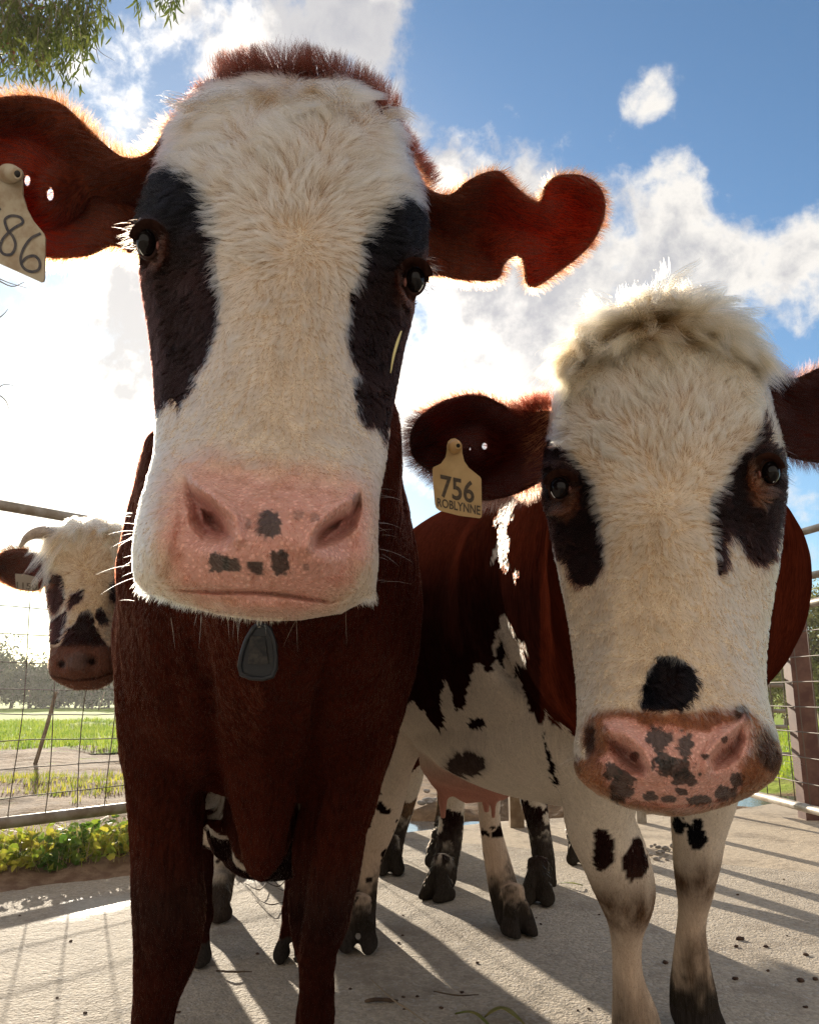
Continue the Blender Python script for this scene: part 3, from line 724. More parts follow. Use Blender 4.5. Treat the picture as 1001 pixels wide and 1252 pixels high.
# hind legs
for hx, hy, tx in ((237, 1178, -.68), (357, 1172, -.40)):
    g = G(hx, hy)
    parts += leg3((tx, 2.62, .82), (g[0] - .02, g[1] + .12, .50), (g[0], g[1] + .03, .13), (g[0], g[1], 0), (.13, .18), .062, .036)
# belly bulge and udder
parts.append(wtube([(-.31, 1.55, .66, .10, .10), (-.35, 1.75, .60, .17, .12), (-.40, 2.1, .62, .20, .14), (-.44, 2.35, .62, .18, .14)], sub=5))
parts.append(wtube([(-.26, 1.50, .62, .10, .11), (-.265, 1.62, .575, .125, .125), (-.275, 1.80, .565, .135, .125), (-.33, 2.05, .60, .15, .12)], sub=5))
parts.append(wtube([(-.52, 2.40, .66, .12, .12), (-.53, 2.45, .56, .13, .12), (-.54, 2.47, .50, .09, .09)], sub=4))
for dx, dy in ((-.07, -.05), (.05, -.05), (-.06, .06), (.05, .06)):
    parts.append(wtube([(-.54 + dx, 2.46 + dy, .52, .02, .02), (-.54 + dx, 2.46 + dy, .46, .013, .013), (-.54 + dx, 2.46 + dy, .425, .010, .010)], sub=3, n=10))
# tail
parts.append(wtube([(-.56, 2.95, 1.2, .03, .03), (-.57, 3.04, 1.0, .022, .022), (-.57, 3.04, .7, .018, .018), (-.56, 3.02, .45, .03, .03), (-.56, 3.02, .3, .015, .015)], sub=4, n=12))
VB, FB = remesh(parts, .0075, 4)
NBd = vnormals(VB, FB)
VB = VB + NBd * (fbm(VB, 9, 2) * .006 + np.clip(1 - np.abs(fbm(VB * np.array([1.6, 1.6, .5]), 7, 6)) * 5, 0, 1) * -.005)[:, None]
xx, yy, dd_ = proj(VB); frt = (dd_ < 1.6) * sstep(0, .4, ((NBd * (CAM - VB)).sum(1)))
g_ = .022 * np.exp(-((xx - 248 - (yy - 850) * .10) / 13) ** 2) * sstep(740, 860, yy) + .022 * np.exp(-((xx - 398 + (yy - 850) * .16) / 13) ** 2) * sstep(740, 860, yy) + .012 * np.exp(-((xx - 228 - (yy - 700) * .05) / 16) ** 2) * sstep(860, 760, yy) * sstep(640, 720, yy)
g_ -= .010 * np.exp(-((xx - 195) / 26) ** 2) * sstep(700, 800, yy) * sstep(980, 880, yy) + .010 * np.exp(-((xx - 448) / 24) ** 2) * sstep(700, 800, yy) * sstep(980, 880, yy) + .006 * np.exp(-((xx - 322) / 12) ** 2) * sstep(720, 820, yy)
VB = VB - NBd * (g_ * frt)[:, None]
def body_coatA(V):
    x, y, d = proj(V); n = len(V)
    c = BROWN * (1.0 + .35 * fbm(V, 5, 3))[:, None]
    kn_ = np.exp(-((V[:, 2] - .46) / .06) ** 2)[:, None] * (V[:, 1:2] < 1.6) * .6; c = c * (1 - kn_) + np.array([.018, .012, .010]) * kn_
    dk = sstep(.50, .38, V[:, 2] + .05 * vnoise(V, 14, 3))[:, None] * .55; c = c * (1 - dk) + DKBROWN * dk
    wh = (V[:, 2] < .62 + .03 * vnoise(V, 12, 4)) & (V[:, 1] > 1.5) & (V[:, 1] < 2.6) & (V[:, 2] > .44)
    c[wh] = WHITE * .8
    bk = (V[:, 2] < .52 + .04 * vnoise(V, 14, 4)) & (V[:, 1] > 1.5) & (V[:, 1] < 2.0) & (V[:, 2] > .4); c[bk] = DKBROWN
    ud = (np.hypot(V[:, 0] + .54, V[:, 1] - 2.46) < .16) & (V[:, 2] < .60) & (V[:, 2] > .4); c[ud] = PINK * .8
    return c
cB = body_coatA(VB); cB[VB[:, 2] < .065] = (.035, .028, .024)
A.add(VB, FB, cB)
A.build()

# fur of the head
N = vnormals(*[head_A[0], head_A[1]]) 
if (N * (CAM - head_A[0])).sum(1)[head_A[4] > .5].mean() < 0: N = -N
V, FF, px, py, fr = head_A
sdp = sdist(px, py, PINK_A)
wv = visw(V, N); wv *= np.where(sdp > 10, .10, np.where(sdp > -8, .5, 1.0)) * sstep(1.2, 1.5, np.hypot((px - 180) / 15, (py - 298) / 20)) * sstep(1.2, 1.5, np.hypot((px - 508) / 15, (py - 343) / 19))
wv *= np.where((sdist(px, py, NL) > -3) | (sdist(px, py, NR) > -3), .02, 1)
FN = 1.0
roots, t, B = scatter(V, FF, wv, int(125000 * FN), 1)
rn = np.stack([bary(N[:, k], t, B) for k in range(3)], 1); rx = bary(px, t, B); ry = bary(py, t, B)
rr = np.random.default_rng(3)
def flowA(rx, ry, roots):
    dx, dy = (rx - 368) / 1.0, (ry - 288) / 1.0
    L = np.hypot(dx, dy) + 1e-3; dx, dy = dx / L, dy / L
    # below the whorl the coat runs down and outwards, above it outwards and up
    low = sstep(20, 200, ry - 288); side = np.clip((rx - 335) / 150, -1, 1)
    dx = dx * (1 - low) + side * .75 * low; dy = dy * (1 - low) + 1.0 * low
    # crown: swept sideways into waves
    hi = sstep(215, 130, ry)
    sw = np.sin(rx * .035 + ry * .05 + 1.2) * 1.1
    dx = dx * (1 - .65 * hi) + (sw + np.sign(385 - rx) * -.5) * hi; dy = dy * (1 - .5 * hi) + .35 * hi
    nz = fbm(np.stack([rx, ry, 0 * rx], 1), 1 / 30, 31) * 1.0 + fbm(np.stack([rx, ry, 0 * rx], 1), 1 / 9, 35) * .5
    c, s = np.cos(nz), np.sin(nz)
    return dx * c - dy * s, dx * s + dy * c
dx, dy = flowA(rx, ry, roots)
T_ = tangent(dx, dy, rn)
col, pk = coatA(rx, ry, roots, 2.2, rr); col = colvar(col, roots, 4)
sdr = sdist(rx, ry, PINK_A)
ln = .014 + .016 * sstep(330, 200, ry) + .012 * sstep(190, 110, ry); ln = ln * (1 - .52 * sstep(320, 500, ry))
ln = np.where(sdr > -14, .0045, ln) * (.6 + .6 * rr.random(len(rx)) + .3 * (rr.random(len(rx)) > .97)) * (1 + .25 * vnoise(roots, 55, 9))
dk = col.mean(1) < .1; ln = np.where(dk & (ry > 190), ln * .75, ln)
hair("fur", A.body, roots, T_, rn, ln, col, np.where(sdr > -12, .00008, .00022) * (.8 + .5 * rr.random(len(rx))), K=5, clump=.82, cell=.0064, curl=.10, lift=(.42, .07), seed=2, mat=M_FUR)
# dark red tuft standing up along the poll, and pale crown locks
def tuft(cow, xs, ys, ds, n, ln, col, spread, seed, rad=.0002, clump=.75, cell=.012, upd=(0, 1), lift=.1, jitter=.35, curl=.05, mat=None):
    r = np.random.default_rng(seed); k = r.random(n) * (len(xs) - 1); i = k.astype(int); f = k - i
    i2 = np.minimum(i + 1, len(xs) - 1)
    x = np.array(xs)[i] * (1 - f) + np.array(xs)[i2] * f; y = np.array(ys)[i] * (1 - f) + np.array(ys)[i2] * f; dd = np.array(ds)[i] * (1 - f) + np.array(ds)[i2] * f
    p = P(x + r.normal(0, spread, n), y + r.normal(0, spread * .5, n), dd + r.normal(0, .012, n))
    cen = np.mean(xs)
    ux = upd[0] + (x - cen) / max(1, (max(xs) - min(xs))) * 1.3 + r.normal(0, jitter, n); uz = upd[1] + r.normal(0, jitter * .5, n)
    D_ = ux[:, None] * RIGHT + uz[:, None] * UP - r.normal(.1, .3, n)[:, None] * FWD
    D_ /= np.linalg.norm(D_, axis=1)[:, None]
    Nn = np.tile(-FWD, (n, 1)); c = np.tile(col, (n, 1)) * (.6 + .8 * r.random(n))[:, None]
    return hair("fur_tuft", cow.body, p, D_, Nn, ln * (.55 + .7 * r.random(n)), c, np.full(n, rad), K=5, clump=clump, cell=cell, curl=curl, lift=(lift, lift), seed=seed, mat=M_FUR)
FORELOCK_A = True
tuft(A, [272, 300, 335, 370, 405, 432, 456, 476], [112, 101, 96, 96, 104, 119, 140, 168], [.83] * 8, 2600, .046, REDB * .30, 6, 11, cell=.022, clump=.95, rad=.00024, jitter=.6)
tuft(A, [212, 222, 234, 250, 262], [185, 160, 138, 120, 108], [.83] * 5, 1000, .018, REDB * .3, 6, 12, upd=(-.9, .7))
tuft(A, [472, 486, 500, 516], [150, 180, 205, 232], [.83] * 4, 1500, .026, BROWN * .9, 5, 13, upd=(.9, .5))

# ear fur + rims
def ear_fur(cow, V, F, info, n, ln, col, outdir, seed, rim=2600, rimln=.022, rimcol=None, rad=.00016, droop=0.0):
    r = np.random.default_rng(seed); Nn = vnormals(V, F); w_ = visw(V, Nn)
    roots, t, B = scatter(V, F, w_, n, seed); rn = np.stack([bary(Nn[:, k], t, B) for k in range(3)], 1)
    x = bary(info['px'], t, B); y = bary(info['py'], t, B)
    nz = fbm(np.stack([x, y, 0 * x], 1), 1 / 35, seed) * .8
    dx = outdir[0] * np.cos(nz) - outdir[1] * np.sin(nz); dy = outdir[0] * np.sin(nz) + outdir[1] * np.cos(nz)
    T_ = tangent(dx, dy, rn)
    c = np.tile(col, (n, 1)) * (.6 + .8 * r.random(n))[:, None]
    hair("fur", cow.body, roots, T_, rn, ln * (.6 + .8 * r.random(n)), c, np.full(n, rad), K=4, clump=.3, cell=.008, lift=(.45, .2), seed=seed, mat=M_FUR)
    ol = info['ol']; m = len(ol); k = r.integers(0, m, rim); f = r.random(rim)
    p0 = ol[k]; p1 = ol[(k + 1) % m]; q = p0 + (p1 - p0) * f[:, None]; tg = p1 - p0; tg /= np.linalg.norm(tg, axis=1)[:, None] + 1e-9
    area = 0.5 * np.sum(ol[:, 0] * np.roll(ol[:, 1], -1) - np.roll(ol[:, 0], -1) * ol[:, 1]); sgn = 1 if area > 0 else -1
    on = np.stack([tg[:, 1], -tg[:, 0]], 1) * sgn
    on = on + np.array(outdir) * .7 + r.normal(0, .25, (rim, 2)); on /= np.linalg.norm(on, axis=1)[:, None]
    d_ = info['depth'](q[:, 0], q[:, 1]) + r.normal(.001, .002, rim)
    p = P(q[:, 0] - on[:, 0] * 4, q[:, 1] - on[:, 1] * 4, d_)
    D_ = on[:, 0][:, None] * RIGHT - on[:, 1][:, None] * UP + r.normal(0, .35, rim)[:, None] * FWD; D_ /= np.linalg.norm(D_, axis=1)[:, None]
    c = np.tile(col if rimcol is None else rimcol, (rim, 1)) * (.6 + .8 * r.random(rim))[:, None]
    hair("fur_fringe", cow.body, p, D_, np.tile(-FWD, (rim, 1)), rimln * (.4 + .9 * r.random(rim)), c, np.full(rim, rad), K=4, clump=.35, cell=.01, lift=(0.0, 0.0), droop=droop, seed=seed + 1, mat=M_FUR)
ear_fur(A, VL, FL, iL, 9000, .014, np.array([.07, .016, .008]), (-.8, .1), 21, rim=5200, rimln=.021, rimcol=np.array([.26, .09, .035]))
ear_fur(A, VR, FR, iR, 8000, .013, np.array([.07, .018, .009]), (.8, .2), 22, rim=4200, rimln=.015, rimcol=np.array([.22, .07, .03]))
# body fur
def body_fur(cow, V, F, coat, n, ln, seed, keep=None, rad=.00026, fl=(0, .35, -1.0), jit=.004, clump=.25, lift=.32):
    r = np.random.default_rng(seed); Nn = vnormals(V, F); w_ = visw(V, Nn, back=.05)
    w_ *= (V[:, 2] > .06)
    if keep is not None: w_ = w_ * keep
    roots, t, B = scatter(V, F, w_, n, seed); rn = np.stack([bary(Nn[:, k], t, B) for k in range(3)], 1)
    nz = np.stack([vnoise(roots, 12, seed + 1), vnoise(roots, 12, seed + 2), vnoise(roots, 12, seed + 3)], 1) * .5
    T_ = np.array(fl) + nz; T_ = T_ - (T_ * rn).sum(1)[:, None] * rn; T_ /= np.maximum(np.linalg.norm(T_, axis=1), 1e-6)[:, None]
    c = colvar(coat(roots + r.normal(0, jit, roots.shape)), roots, seed, .35, .35)
    return hair("fur", cow.body, roots, T_, rn, ln * (.6 + .8 * r.random(n)), c, np.full(n, rad), K=4, clump=clump, cell=.012, lift=(lift, .05), seed=seed, mat=M_FUR)
body_fur(A, VB, FB, body_coatA, 95000, .0075, 31, rad=.0002)
# fringe under the chin and whiskers
r = np.random.default_rng(41); n = 2600
bx = r.uniform(168, 458, n); by = np.interp(bx, [158, 175, 215, 260, 300, 340, 400, 430, 450, 468], [706, 722, 736, 745, 752, 753, 742, 733, 735, 722]) - r.uniform(2, 12, n)
p = P(bx, by, .555 + r.normal(0, .010, n)); D_ = ((bx - 315) / 260)[:, None] * RIGHT - 1.0 * UP + r.normal(0, .3, (n, 3)); D_ /= np.linalg.norm(D_, axis=1)[:, None]
hair("fur_fringe", A.body, p, D_, np.tile(-FWD, (n, 1)), .004 + .008 * r.random(n) ** 1.5, np.tile(WHITE * np.array([.95, .85, .7]), (n, 1)), np.full(n, .00016), K=4, clump=.4, cell=.006, lift=(.0, .0), seed=3, mat=M_FUR)
def whiskers(cow, areas, ln, seed, n=60, col=(.6, .52, .42), rad=.00008):
    r = np.random.default_rng(seed); x = []; y = []; dd = []; ux = []
    for (cx, cy, sx, sy, d_, ox, oy) in areas:
        for _ in range(n):
            x.append(cx + r.normal(0, sx)); y.append(cy + r.normal(0, sy)); dd.append(d_); ux.append((ox + r.normal(0, .25), oy + r.normal(0, .3)))
    m = len(x); ux = np.array(ux); D_ = ux[:, 0][:, None] * RIGHT - ux[:, 1][:, None] * UP - .25 * FWD; D_ /= np.linalg.norm(D_, axis=1)[:, None]
    hair("whiskers", cow.body, P(x, y, dd), D_, np.tile(-FWD, (m, 1)), ln * (.3 + .9 * r.random(m)), np.tile(col, (m, 1)), np.full(m, rad), K=6, droop=.5, lift=(.0, .0), seed=seed, mat=M_FUR)
whiskers(A, [(462, 650, 4, 38, .57, 1, .15), (164, 670, 4, 34, .57, -1, .2), (310, 750, 60, 3, .55, 0, 1.2)], .022, 5, n=15)
# eyelashes
whiskers(A, [(167, 290, 4, 10, .68, -1, .25), (521, 336, 4, 10, .67, .9, .4)], .014, 6, n=60, col=(.12, .08, .06), rad=.00014)

# ================================================================ COW B : cream faced cow on the right, tag 756
Bc = Cow("cow", (.62, 2.2, 0), label="brown and white cow with shaggy cream forelock, wearing the ear tag 756", cat="cow", group="cows crowding up in the yard")
rowsB = [
 (384, 760, 850, 1.02, 1.03, 1.07, 2.0), (392, 730, 880, .99, 1.02, 1.10, 2.1), (408, 704, 905, .955, 1.00, 1.13, 2.2), (440, 686, 926, .915, .98, 1.15, 2.3), (480, 674, 940, .88, .965, 1.16, 2.4), (520, 667, 950, .853, .95, 1.16, 2.4),
 (560, 664, 957, .832, .935, 1.16, 2.4), (600, 664, 961, .813, .92, 1.15, 2.3), (640, 668, 962, .798, .905, 1.13, 2.25), (700, 675, 960, .778, .885, 1.10, 2.2), (750, 682, 955, .760, .865, 1.06, 2.2), (800, 690, 948, .738, .84, 1.02, 2.3),
 (840, 695, 946, .716, .82, .98, 2.5), (875, 698, 948, .695, .80, .95, 2.7), (910, 697, 955, .683, .785, .93, 2.8), (940, 702, 958, .681, .775, .91, 2.7), (960, 722, 948, .688, .77, .90, 2.4), (978, 752, 918, .700, .77, .88, 2.2), (990, 788, 880, .72, .775, .84, 2.1), (996, 815, 850, .76, .785, .81, 2.0)]
TB = -.065
px, py, d, fr, FBh = head_loft(rowsB, 500, 400, tilt=TB, shrink=[(384, 12), (440, 12), (520, 8), (570, 2), (610, 2), (650, 8), (750, 13), (850, 11), (920, 5), (996, 4)], drop=8)
NLb = [(742, 900), (752, 905), (768, 912), (782, 924), (790, 938), (786, 946), (772, 944), (758, 934), (748, 918)]
NRb = [(905, 890), (908, 905), (900, 925), (888, 934), (872, 940), (868, 930), (878, 916), (892, 905)]
disp = np.zeros_like(px); fm = sstep(0, .25, fr)
disp -= .030 * sstep(-7, 11, sdist(px, py, NLb)) + .030 * sstep(-7, 11, sdist(px, py, NRb))
disp += .007 * gauss(px, py, 762, 895, 24, 9, 28) + .007 * gauss(px, py, 888, 893, 24, 9, -30) + .005 * gauss(px, py, 830, 930, 34, 40)
disp -= .006 * gauss(px, py, 725, 915, 14, 20) + .006 * gauss(px, py, 928, 905, 12, 20)
mouth = pline(px, py, [(690, 932), (705, 950), (735, 968), (775, 981), (830, 986), (885, 982), (925, 968), (960, 944)])
disp -= .007 * np.exp(-(mouth / 3) ** 2)
disp += .010 * gauss(px, py, 694, 545, 18, 24, 30) + .010 * gauss(px, py, 932, 520, 16, 22, -30)
disp -= .008 * gauss(px, py, 712, 610, 14, 36) + .008 * gauss(px, py, 905, 590, 14, 36)
disp -= .005 * gauss(px, py, 815, 590, 26, 22) + .008 * gauss(px, py, 700, 740, 26, 50) + .008 * gauss(px, py, 925, 740, 24, 50)
disp += .006 * gauss(px, py, 745, 740, 16, 80) + .006 * gauss(px, py, 885, 740, 16, 80) + .008 * gauss(px, py, 810, 440, 90, 30)
disp -= .018 * sstep(1.2, .7, np.hypot((px - 683) / 12, (py - 597) / 13)) + .018 * sstep(1.2, .7, np.hypot((px - 940) / 11, (py - 578) / 14))
for (ex, ey) in ((683, 597), (940, 578)):
    er = np.hypot((px - ex) / 13, (py - ey) / 15); disp += .009 * np.exp(-((er - 1.8) / .45) ** 2)
disp += .009 * gauss(px, py, 818, 720, 34, 110) - .012 * gauss(px, py, 722, 700, 20, 60) - .012 * gauss(px, py, 905, 700, 20, 60) - .010 * gauss(px, py, 712, 820, 14, 40) - .010 * gauss(px, py, 935, 820, 12, 40)
disp += .010 * np.exp(-(pline(px, py, [(744, 892), (768, 900), (790, 920), (797, 945)]) / 7) ** 2) + .010 * np.exp(-(pline(px, py, [(908, 882), (884, 900), (866, 922), (862, 942)]) / 7) ** 2)
disp += .008 * gauss(px, py, 830, 950, 50, 26) + .007 * gauss(px, py, 720, 950, 16, 18) + .007 * gauss(px, py, 942, 940, 14, 18) + .008 * gauss(px, py, 712, 860, 16, 20) + .008 * gauss(px, py, 930, 855, 16, 20)
V = P(px, py, d - disp * fm)
V = V + (fbm(np.stack([px, py, 0 * px], 1), 1 / 45, 15)[:, None]) * .0022 * (V - CAM)
PINK_B = [(738, 882), (748, 873), (765, 878), (790, 886), (812, 890), (840, 893), (868, 892), (890, 886), (908, 876), (918, 890), (916, 910), (905, 935), (902, 958), (892, 975), (860, 985), (820, 987), (785, 982), (757, 974), (742, 955), (738, 930), (748, 918), (744, 900)]
TAN_B = [(712, 890), (722, 874), (748, 868), (775, 868), (800, 872), (850, 872), (875, 868), (900, 868), (918, 872), (935, 890), (948, 905), (962, 925), (958, 948), (930, 968), (900, 985), (840, 998), (790, 992), (752, 980), (712, 962), (690, 945), (690, 925), (702, 922), (716, 930), (720, 915), (712, 905)]
PATCH_BL = [(672, 540), (687, 547), (716, 572), (728, 600), (734, 637), (739, 659), (737, 690), (731, 704), (719, 716), (699, 713), (694, 687), (683, 680), (675, 655), (668, 637), (655, 600), (660, 560)]
PATCH_BR = [(936, 518), (929, 524), (918, 540), (900, 561), (888, 580), (881, 606), (875, 597), (868, 610), (867, 637), (873, 666), (877, 700), (884, 706), (888, 680), (885, 655), (890, 648), (900, 659), (914, 682), (934, 691), (948, 680), (952, 659), (960, 623), (980, 590), (960, 562), (940, 545), (938, 528)]
NOSE_B = [(805, 803), (820, 800), (838, 810), (852, 828), (847, 846), (838, 866), (810, 871), (786, 865), (784, 850), (790, 828)]
SPOTS_B = [(806, 905, 15, 17), (838, 913, 10, 17), (822, 938, 26, 13), (838, 952, 16, 12), (812, 930, 12, 12), (760, 962, 16, 20), (748, 944, 10, 12), (795, 974, 9, 6), (818, 977, 10, 5), (855, 978, 18, 6), (885, 970, 16, 9), (900, 955, 9, 9), (885, 905, 4, 5), (862, 925, 5, 4), (775, 925, 6, 7), (832, 968, 8, 6)]
def coatB(px, py, pos, jit=0.0, r=None):
    n = len(px); h = np.stack([px, py, 0 * px], 1)
    jx = vnoise(h, 1 / 9, 41) * 3 + vnoise(h, 1 / 3.5, 42) * 2; jy = vnoise(h, 1 / 9, 45) * 4 + vnoise(h, 1 / 3.5, 46) * 2
    if jit: jx = jx + r.normal(0, jit, n); jy = jy + r.normal(0, jit, n)
    x, y = px + jx, py + jy; c = np.tile(WHITE * np.array([1.0, .97, .90]), (n, 1))
    for k, poly in enumerate((PATCH_BL, PATCH_BR)):
        s = inpoly(x, y, poly); c = np.where(s[:, None], DKBROWN * (1 + .8 * sstep(600, 700, py)[:, None]), c)
    for ex, ey, rr in ((692, 606, 18), (925, 590, 18), (700, 620, 12), (920, 604, 12)):
        q = np.clip(1.2 - np.hypot(px - ex, (py - ey) * .75) / rr, 0, 1)[:, None] ** .8 * .9
        c = c * (1 - q) + np.array([.17, .07, .038]) * q
    lt = c.mean(1) > .3; tq = (lt * sstep(600, 500, py) * (.32 + .25 * vnoise(h, 1 / 20, 57)) + lt * .30 * sstep(.25, .7, vnoise(h, 1 / 15, 58))).clip(0, .7)[:, None]; c = c * (1 - tq) + np.array([.46, .36, .255]) * tq
    s = inpoly(x, y, NOSE_B); c = np.where(s[:, None], BLACK * (1 + gauss(px, py, 818, 835, 12, 20)[:, None] * np.array([2.2, .8, .2])), c)
    sdT = sdist(px, py, TAN_B) + vnoise(h, 1 / 12, 51) * 4
    tq = sstep(-8, 4, sdT)[:, None]; c = c * (1 - tq) + TAN * (1 + .25 * vnoise(h, 1 / 18, 52)[:, None]) * tq
    for bx, by, a, b in ((938, 915, 14, 26), (955, 935, 18, 16), (693, 936, 16, 18), (905, 872, 10, 10), (722, 900, 8, 18)):
        q = sstep(1.3, .6, np.hypot((px - bx) / a, (py - by) / b) + .25 * vnoise(h, 1 / 8, 54))[:, None] * .85; c = c * (1 - q) + DKBROWN * 1.3 * q
    pk = sstep(-6, 4, sdist(px, py, PINK_B) + vnoise(h, 1 / 9, 53) * 5)
    c = c * (1 - pk[:, None]) + PINK * pk[:, None]
    for sx, sy, a, b in SPOTS_B:
        rr = np.hypot((px - sx) / a, (py - sy) / b) + vnoise(h, 1 / 6, 61) * .40 + vnoise(h, 1 / 2.2, 62) * .30
        q = sstep(1.08, .85, rr)[:, None] * .9; c = c * (1 - q) + np.array([.022, .017, .014]) * q
    ins = (sstep(-2, 9, sdist(px, py, NLb)) + sstep(-2, 9, sdist(px, py, NRb)))[:, None].clip(0, 1) * .6; c = c * (1 - ins) + np.array([.22, .07, .055]) * ins
    return c, np.maximum(pk, 0)
cH, pk = coatB(px, py, V)
Bc.add(V, FBh, cH, wet=pk); headB = (V, FBh, px, py, fr)
earBl = [(675, 505), (650, 503), (628, 500), (612, 493), (592, 484), (568, 483), (540, 491), (515, 507), (503, 525), (501, 545), (507, 562), (522, 575), (540, 585), (560, 597), (588, 611), (612, 609), (640, 600), (672, 580), (690, 545)]
VL, FL, iL = grow_ear(earBl, lambda x, y: 1.03 + .0002 * (680 - x) + .0001 * np.abs(y - 545), holes=[(592, 545.5, 3.0, 4.2), (574.5, 549, .8, 1.8)], g=4, thick=.008, cup=.035, rad=50)
earBr = [(935, 462), (952, 458), (972, 462), (1000, 450), (1030, 446), (1062, 462), (1080, 500), (1070, 540), (1040, 560), (1005, 566), (975, 562), (955, 553), (940, 520)]
VR, FR, iR = grow_ear(earBr, lambda x, y: 1.02 + .0003 * (x - 940), g=4.5, thick=.008, cup=.03, rad=50)
ec = np.array([.075, .018, .012])
def earbase(i, c, x0, x1):
    q = sstep(x0, x1, i['px'] + 10 * vnoise(np.stack([i['px'], i['py'], 0 * i['px']], 1), 1 / 12, 4))[:, None]; return np.tile(c, (len(i['px']), 1)) * (1 - q) + WHITE * np.array([.85, .62, .42]) * q
Bc.add(VL, FL, earbase(iL, ec, 628, 665), thin=np.full(len(VL), .10) + .12 * sstep(590, 520, iL['px'])); Bc.add(VR, FR, earbase(iR, ec * .8, 800, 700), thin=np.full(len(VR), .04))
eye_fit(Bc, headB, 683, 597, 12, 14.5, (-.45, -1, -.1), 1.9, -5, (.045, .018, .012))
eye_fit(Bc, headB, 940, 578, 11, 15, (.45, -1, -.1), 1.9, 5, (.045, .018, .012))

parts = [
 wtube([(.30, 1.06, 1.02, .11, .15), (.33, 1.16, .99, .13, .19), (.41, 1.36, .94, .19, .27), (.45, 1.60, .99, .27, .32), (.50, 1.80, 1.04, .38, .31), (.46, 2.05, .98, .385, .42), (.35, 2.35, .98, .39, .42), (.20, 2.65, .99, .35, .40), (.07, 2.90, 1.02, .27, .33), (.01, 3.06, 1.06, .15, .2)], sub=6, n=36, exps=2.15),
 limb([(700, 670, 790, 1.50, 1.4), (800, 676, 800, 1.55, 1.3), (880, 680, 800, 1.62, 1.15), (940, 684, 784, 1.66, 1.05), (1000, 690, 776, 1.69, 1.0), (1040, 707, 790, 1.69, 1.0), (1080, 722, 799, 1.68, 1.0), (1110, 733, 797, 1.675, 1.05), (1140, 744, 786, 1.68, 1.1), (1170, 748, 785, 1.69, 1.15), (1200, 748, 788, 1.69, 1.2), (1252, 747, 806, 1.69, 1.15), (1300, 750, 808, 1.69, 1.1)]),
 limb([(760, 800, 915, 1.80, 1.4), (860, 812, 908, 1.86, 1.3), (920, 815, 912, 1.90, 1.2), (970, 819, 900, 1.92, 1.05), (1010, 818, 888, 1.93, 1.0), (1050, 820, 881, 1.925, 1.0), (1085, 824, 872, 1.925, 1.05), (1130, 828, 863, 1.93, 1.1), (1170, 823, 867, 1.94, 1.2), (1210, 818, 876, 1.94, 1.2), (1245, 818, 880, 1.94, 1.15)])]
for (a, b, yy, dd, yw) in ((752, 812, 1300, 1.69, .15), (820, 880, 1245, 1.94, .2)):
    c = P((a + b) / 2, yy, dd); parts += hoof(c[0], c[1] - .01, yw, 1.05)
    parts.append(wtube([(c[0], c[1], c[2] + .02, .042, .045), (c[0], c[1] - .005, .10, .042, .042), (c[0], c[1] - .01, .05, .042, .04)], sub=3))
# hind legs
def pxleg(rows, foot, yaw, s=1.0, n=18):
    g = G(*foot); return [limb(rows, n=n)] + hoof(g[0], g[1], yaw, s) + [limb([rows[-1], (foot[1] - 28, rows[-1][1] - 1, rows[-1][2] + 1, rows[-1][3] - .02)], n=14, sub=3)]
parts += pxleg([(780, 450, 560, 2.62, 1.4), (860, 470, 545, 2.66, 1.3), (920, 472, 512, 2.72, 1.4), (960, 460, 500, 2.76, 1.3), (1000, 445, 488, 2.78, 1.1), (1040, 436, 472, 2.78, 1.0), (1080, 428, 462, 2.78, 1.05), (1110, 422, 460, 2.78, 1.1), (1135, 418, 460, 2.78, 1.1)], (438, 1160), .0, 1.12)
parts += pxleg([(840, 560, 660, 2.75, 1.3), (920, 570, 628, 2.80, 1.3), (960, 580, 615, 2.84, 1.2), (1000, 583, 612, 2.86, 1.1), (1040, 588, 621, 2.86, 1.0), (1075, 594, 630, 2.84, 1.05), (1100, 600, 637, 2.82, 1.1), (1118, 604, 643, 2.80, 1.1)], (632, 1142), .35, 1.08)
# belly line and udder
parts.append(wtube([(.44, 1.70, .74, .17, .16), (.43, 2.00, .69, .27, .16), (.34, 2.35, .68, .29, .16), (.24, 2.65, .70, .26, .16)], sub=5))
ux, uy = .19, 2.60
parts.append(wtube([(ux + .02, uy - .05, .70, .17, .17), (ux, uy, .56, .165, .16), (ux - .01, uy + .01, .50, .12, .12)], sub=5))
for dx, dy in ((-.09, -.06), (.06, -.07), (-.08, .06), (.05, .06)):
    parts.append(wtube([(ux + dx, uy + dy, .53, .024, .024), (ux + dx, uy + dy, .47, .016, .016), (ux + dx, uy + dy, .425, .011, .011)], sub=3, n=10))
parts.append(wtube([(.09, 3.08, 1.25, .03, .03), (.08, 3.18, 1.0, .022, .022), (.08, 3.18, .7, .018, .018), (.08, 3.16, .5, .03, .03)], sub=4, n=12))
VB2, FB2 = remesh(parts, .0078, 4)
NB2 = vnormals(VB2, FB2); VB2 = VB2 + NB2 * (fbm(VB2, 5, 22) * .006 + np.clip(1 - np.abs(fbm(VB2 * np.array([1.2, .7, .5]), 5, 26, 2)) * 4, 0, 1) * -.0035 * (VB2[:, 2] < .9))[:, None]
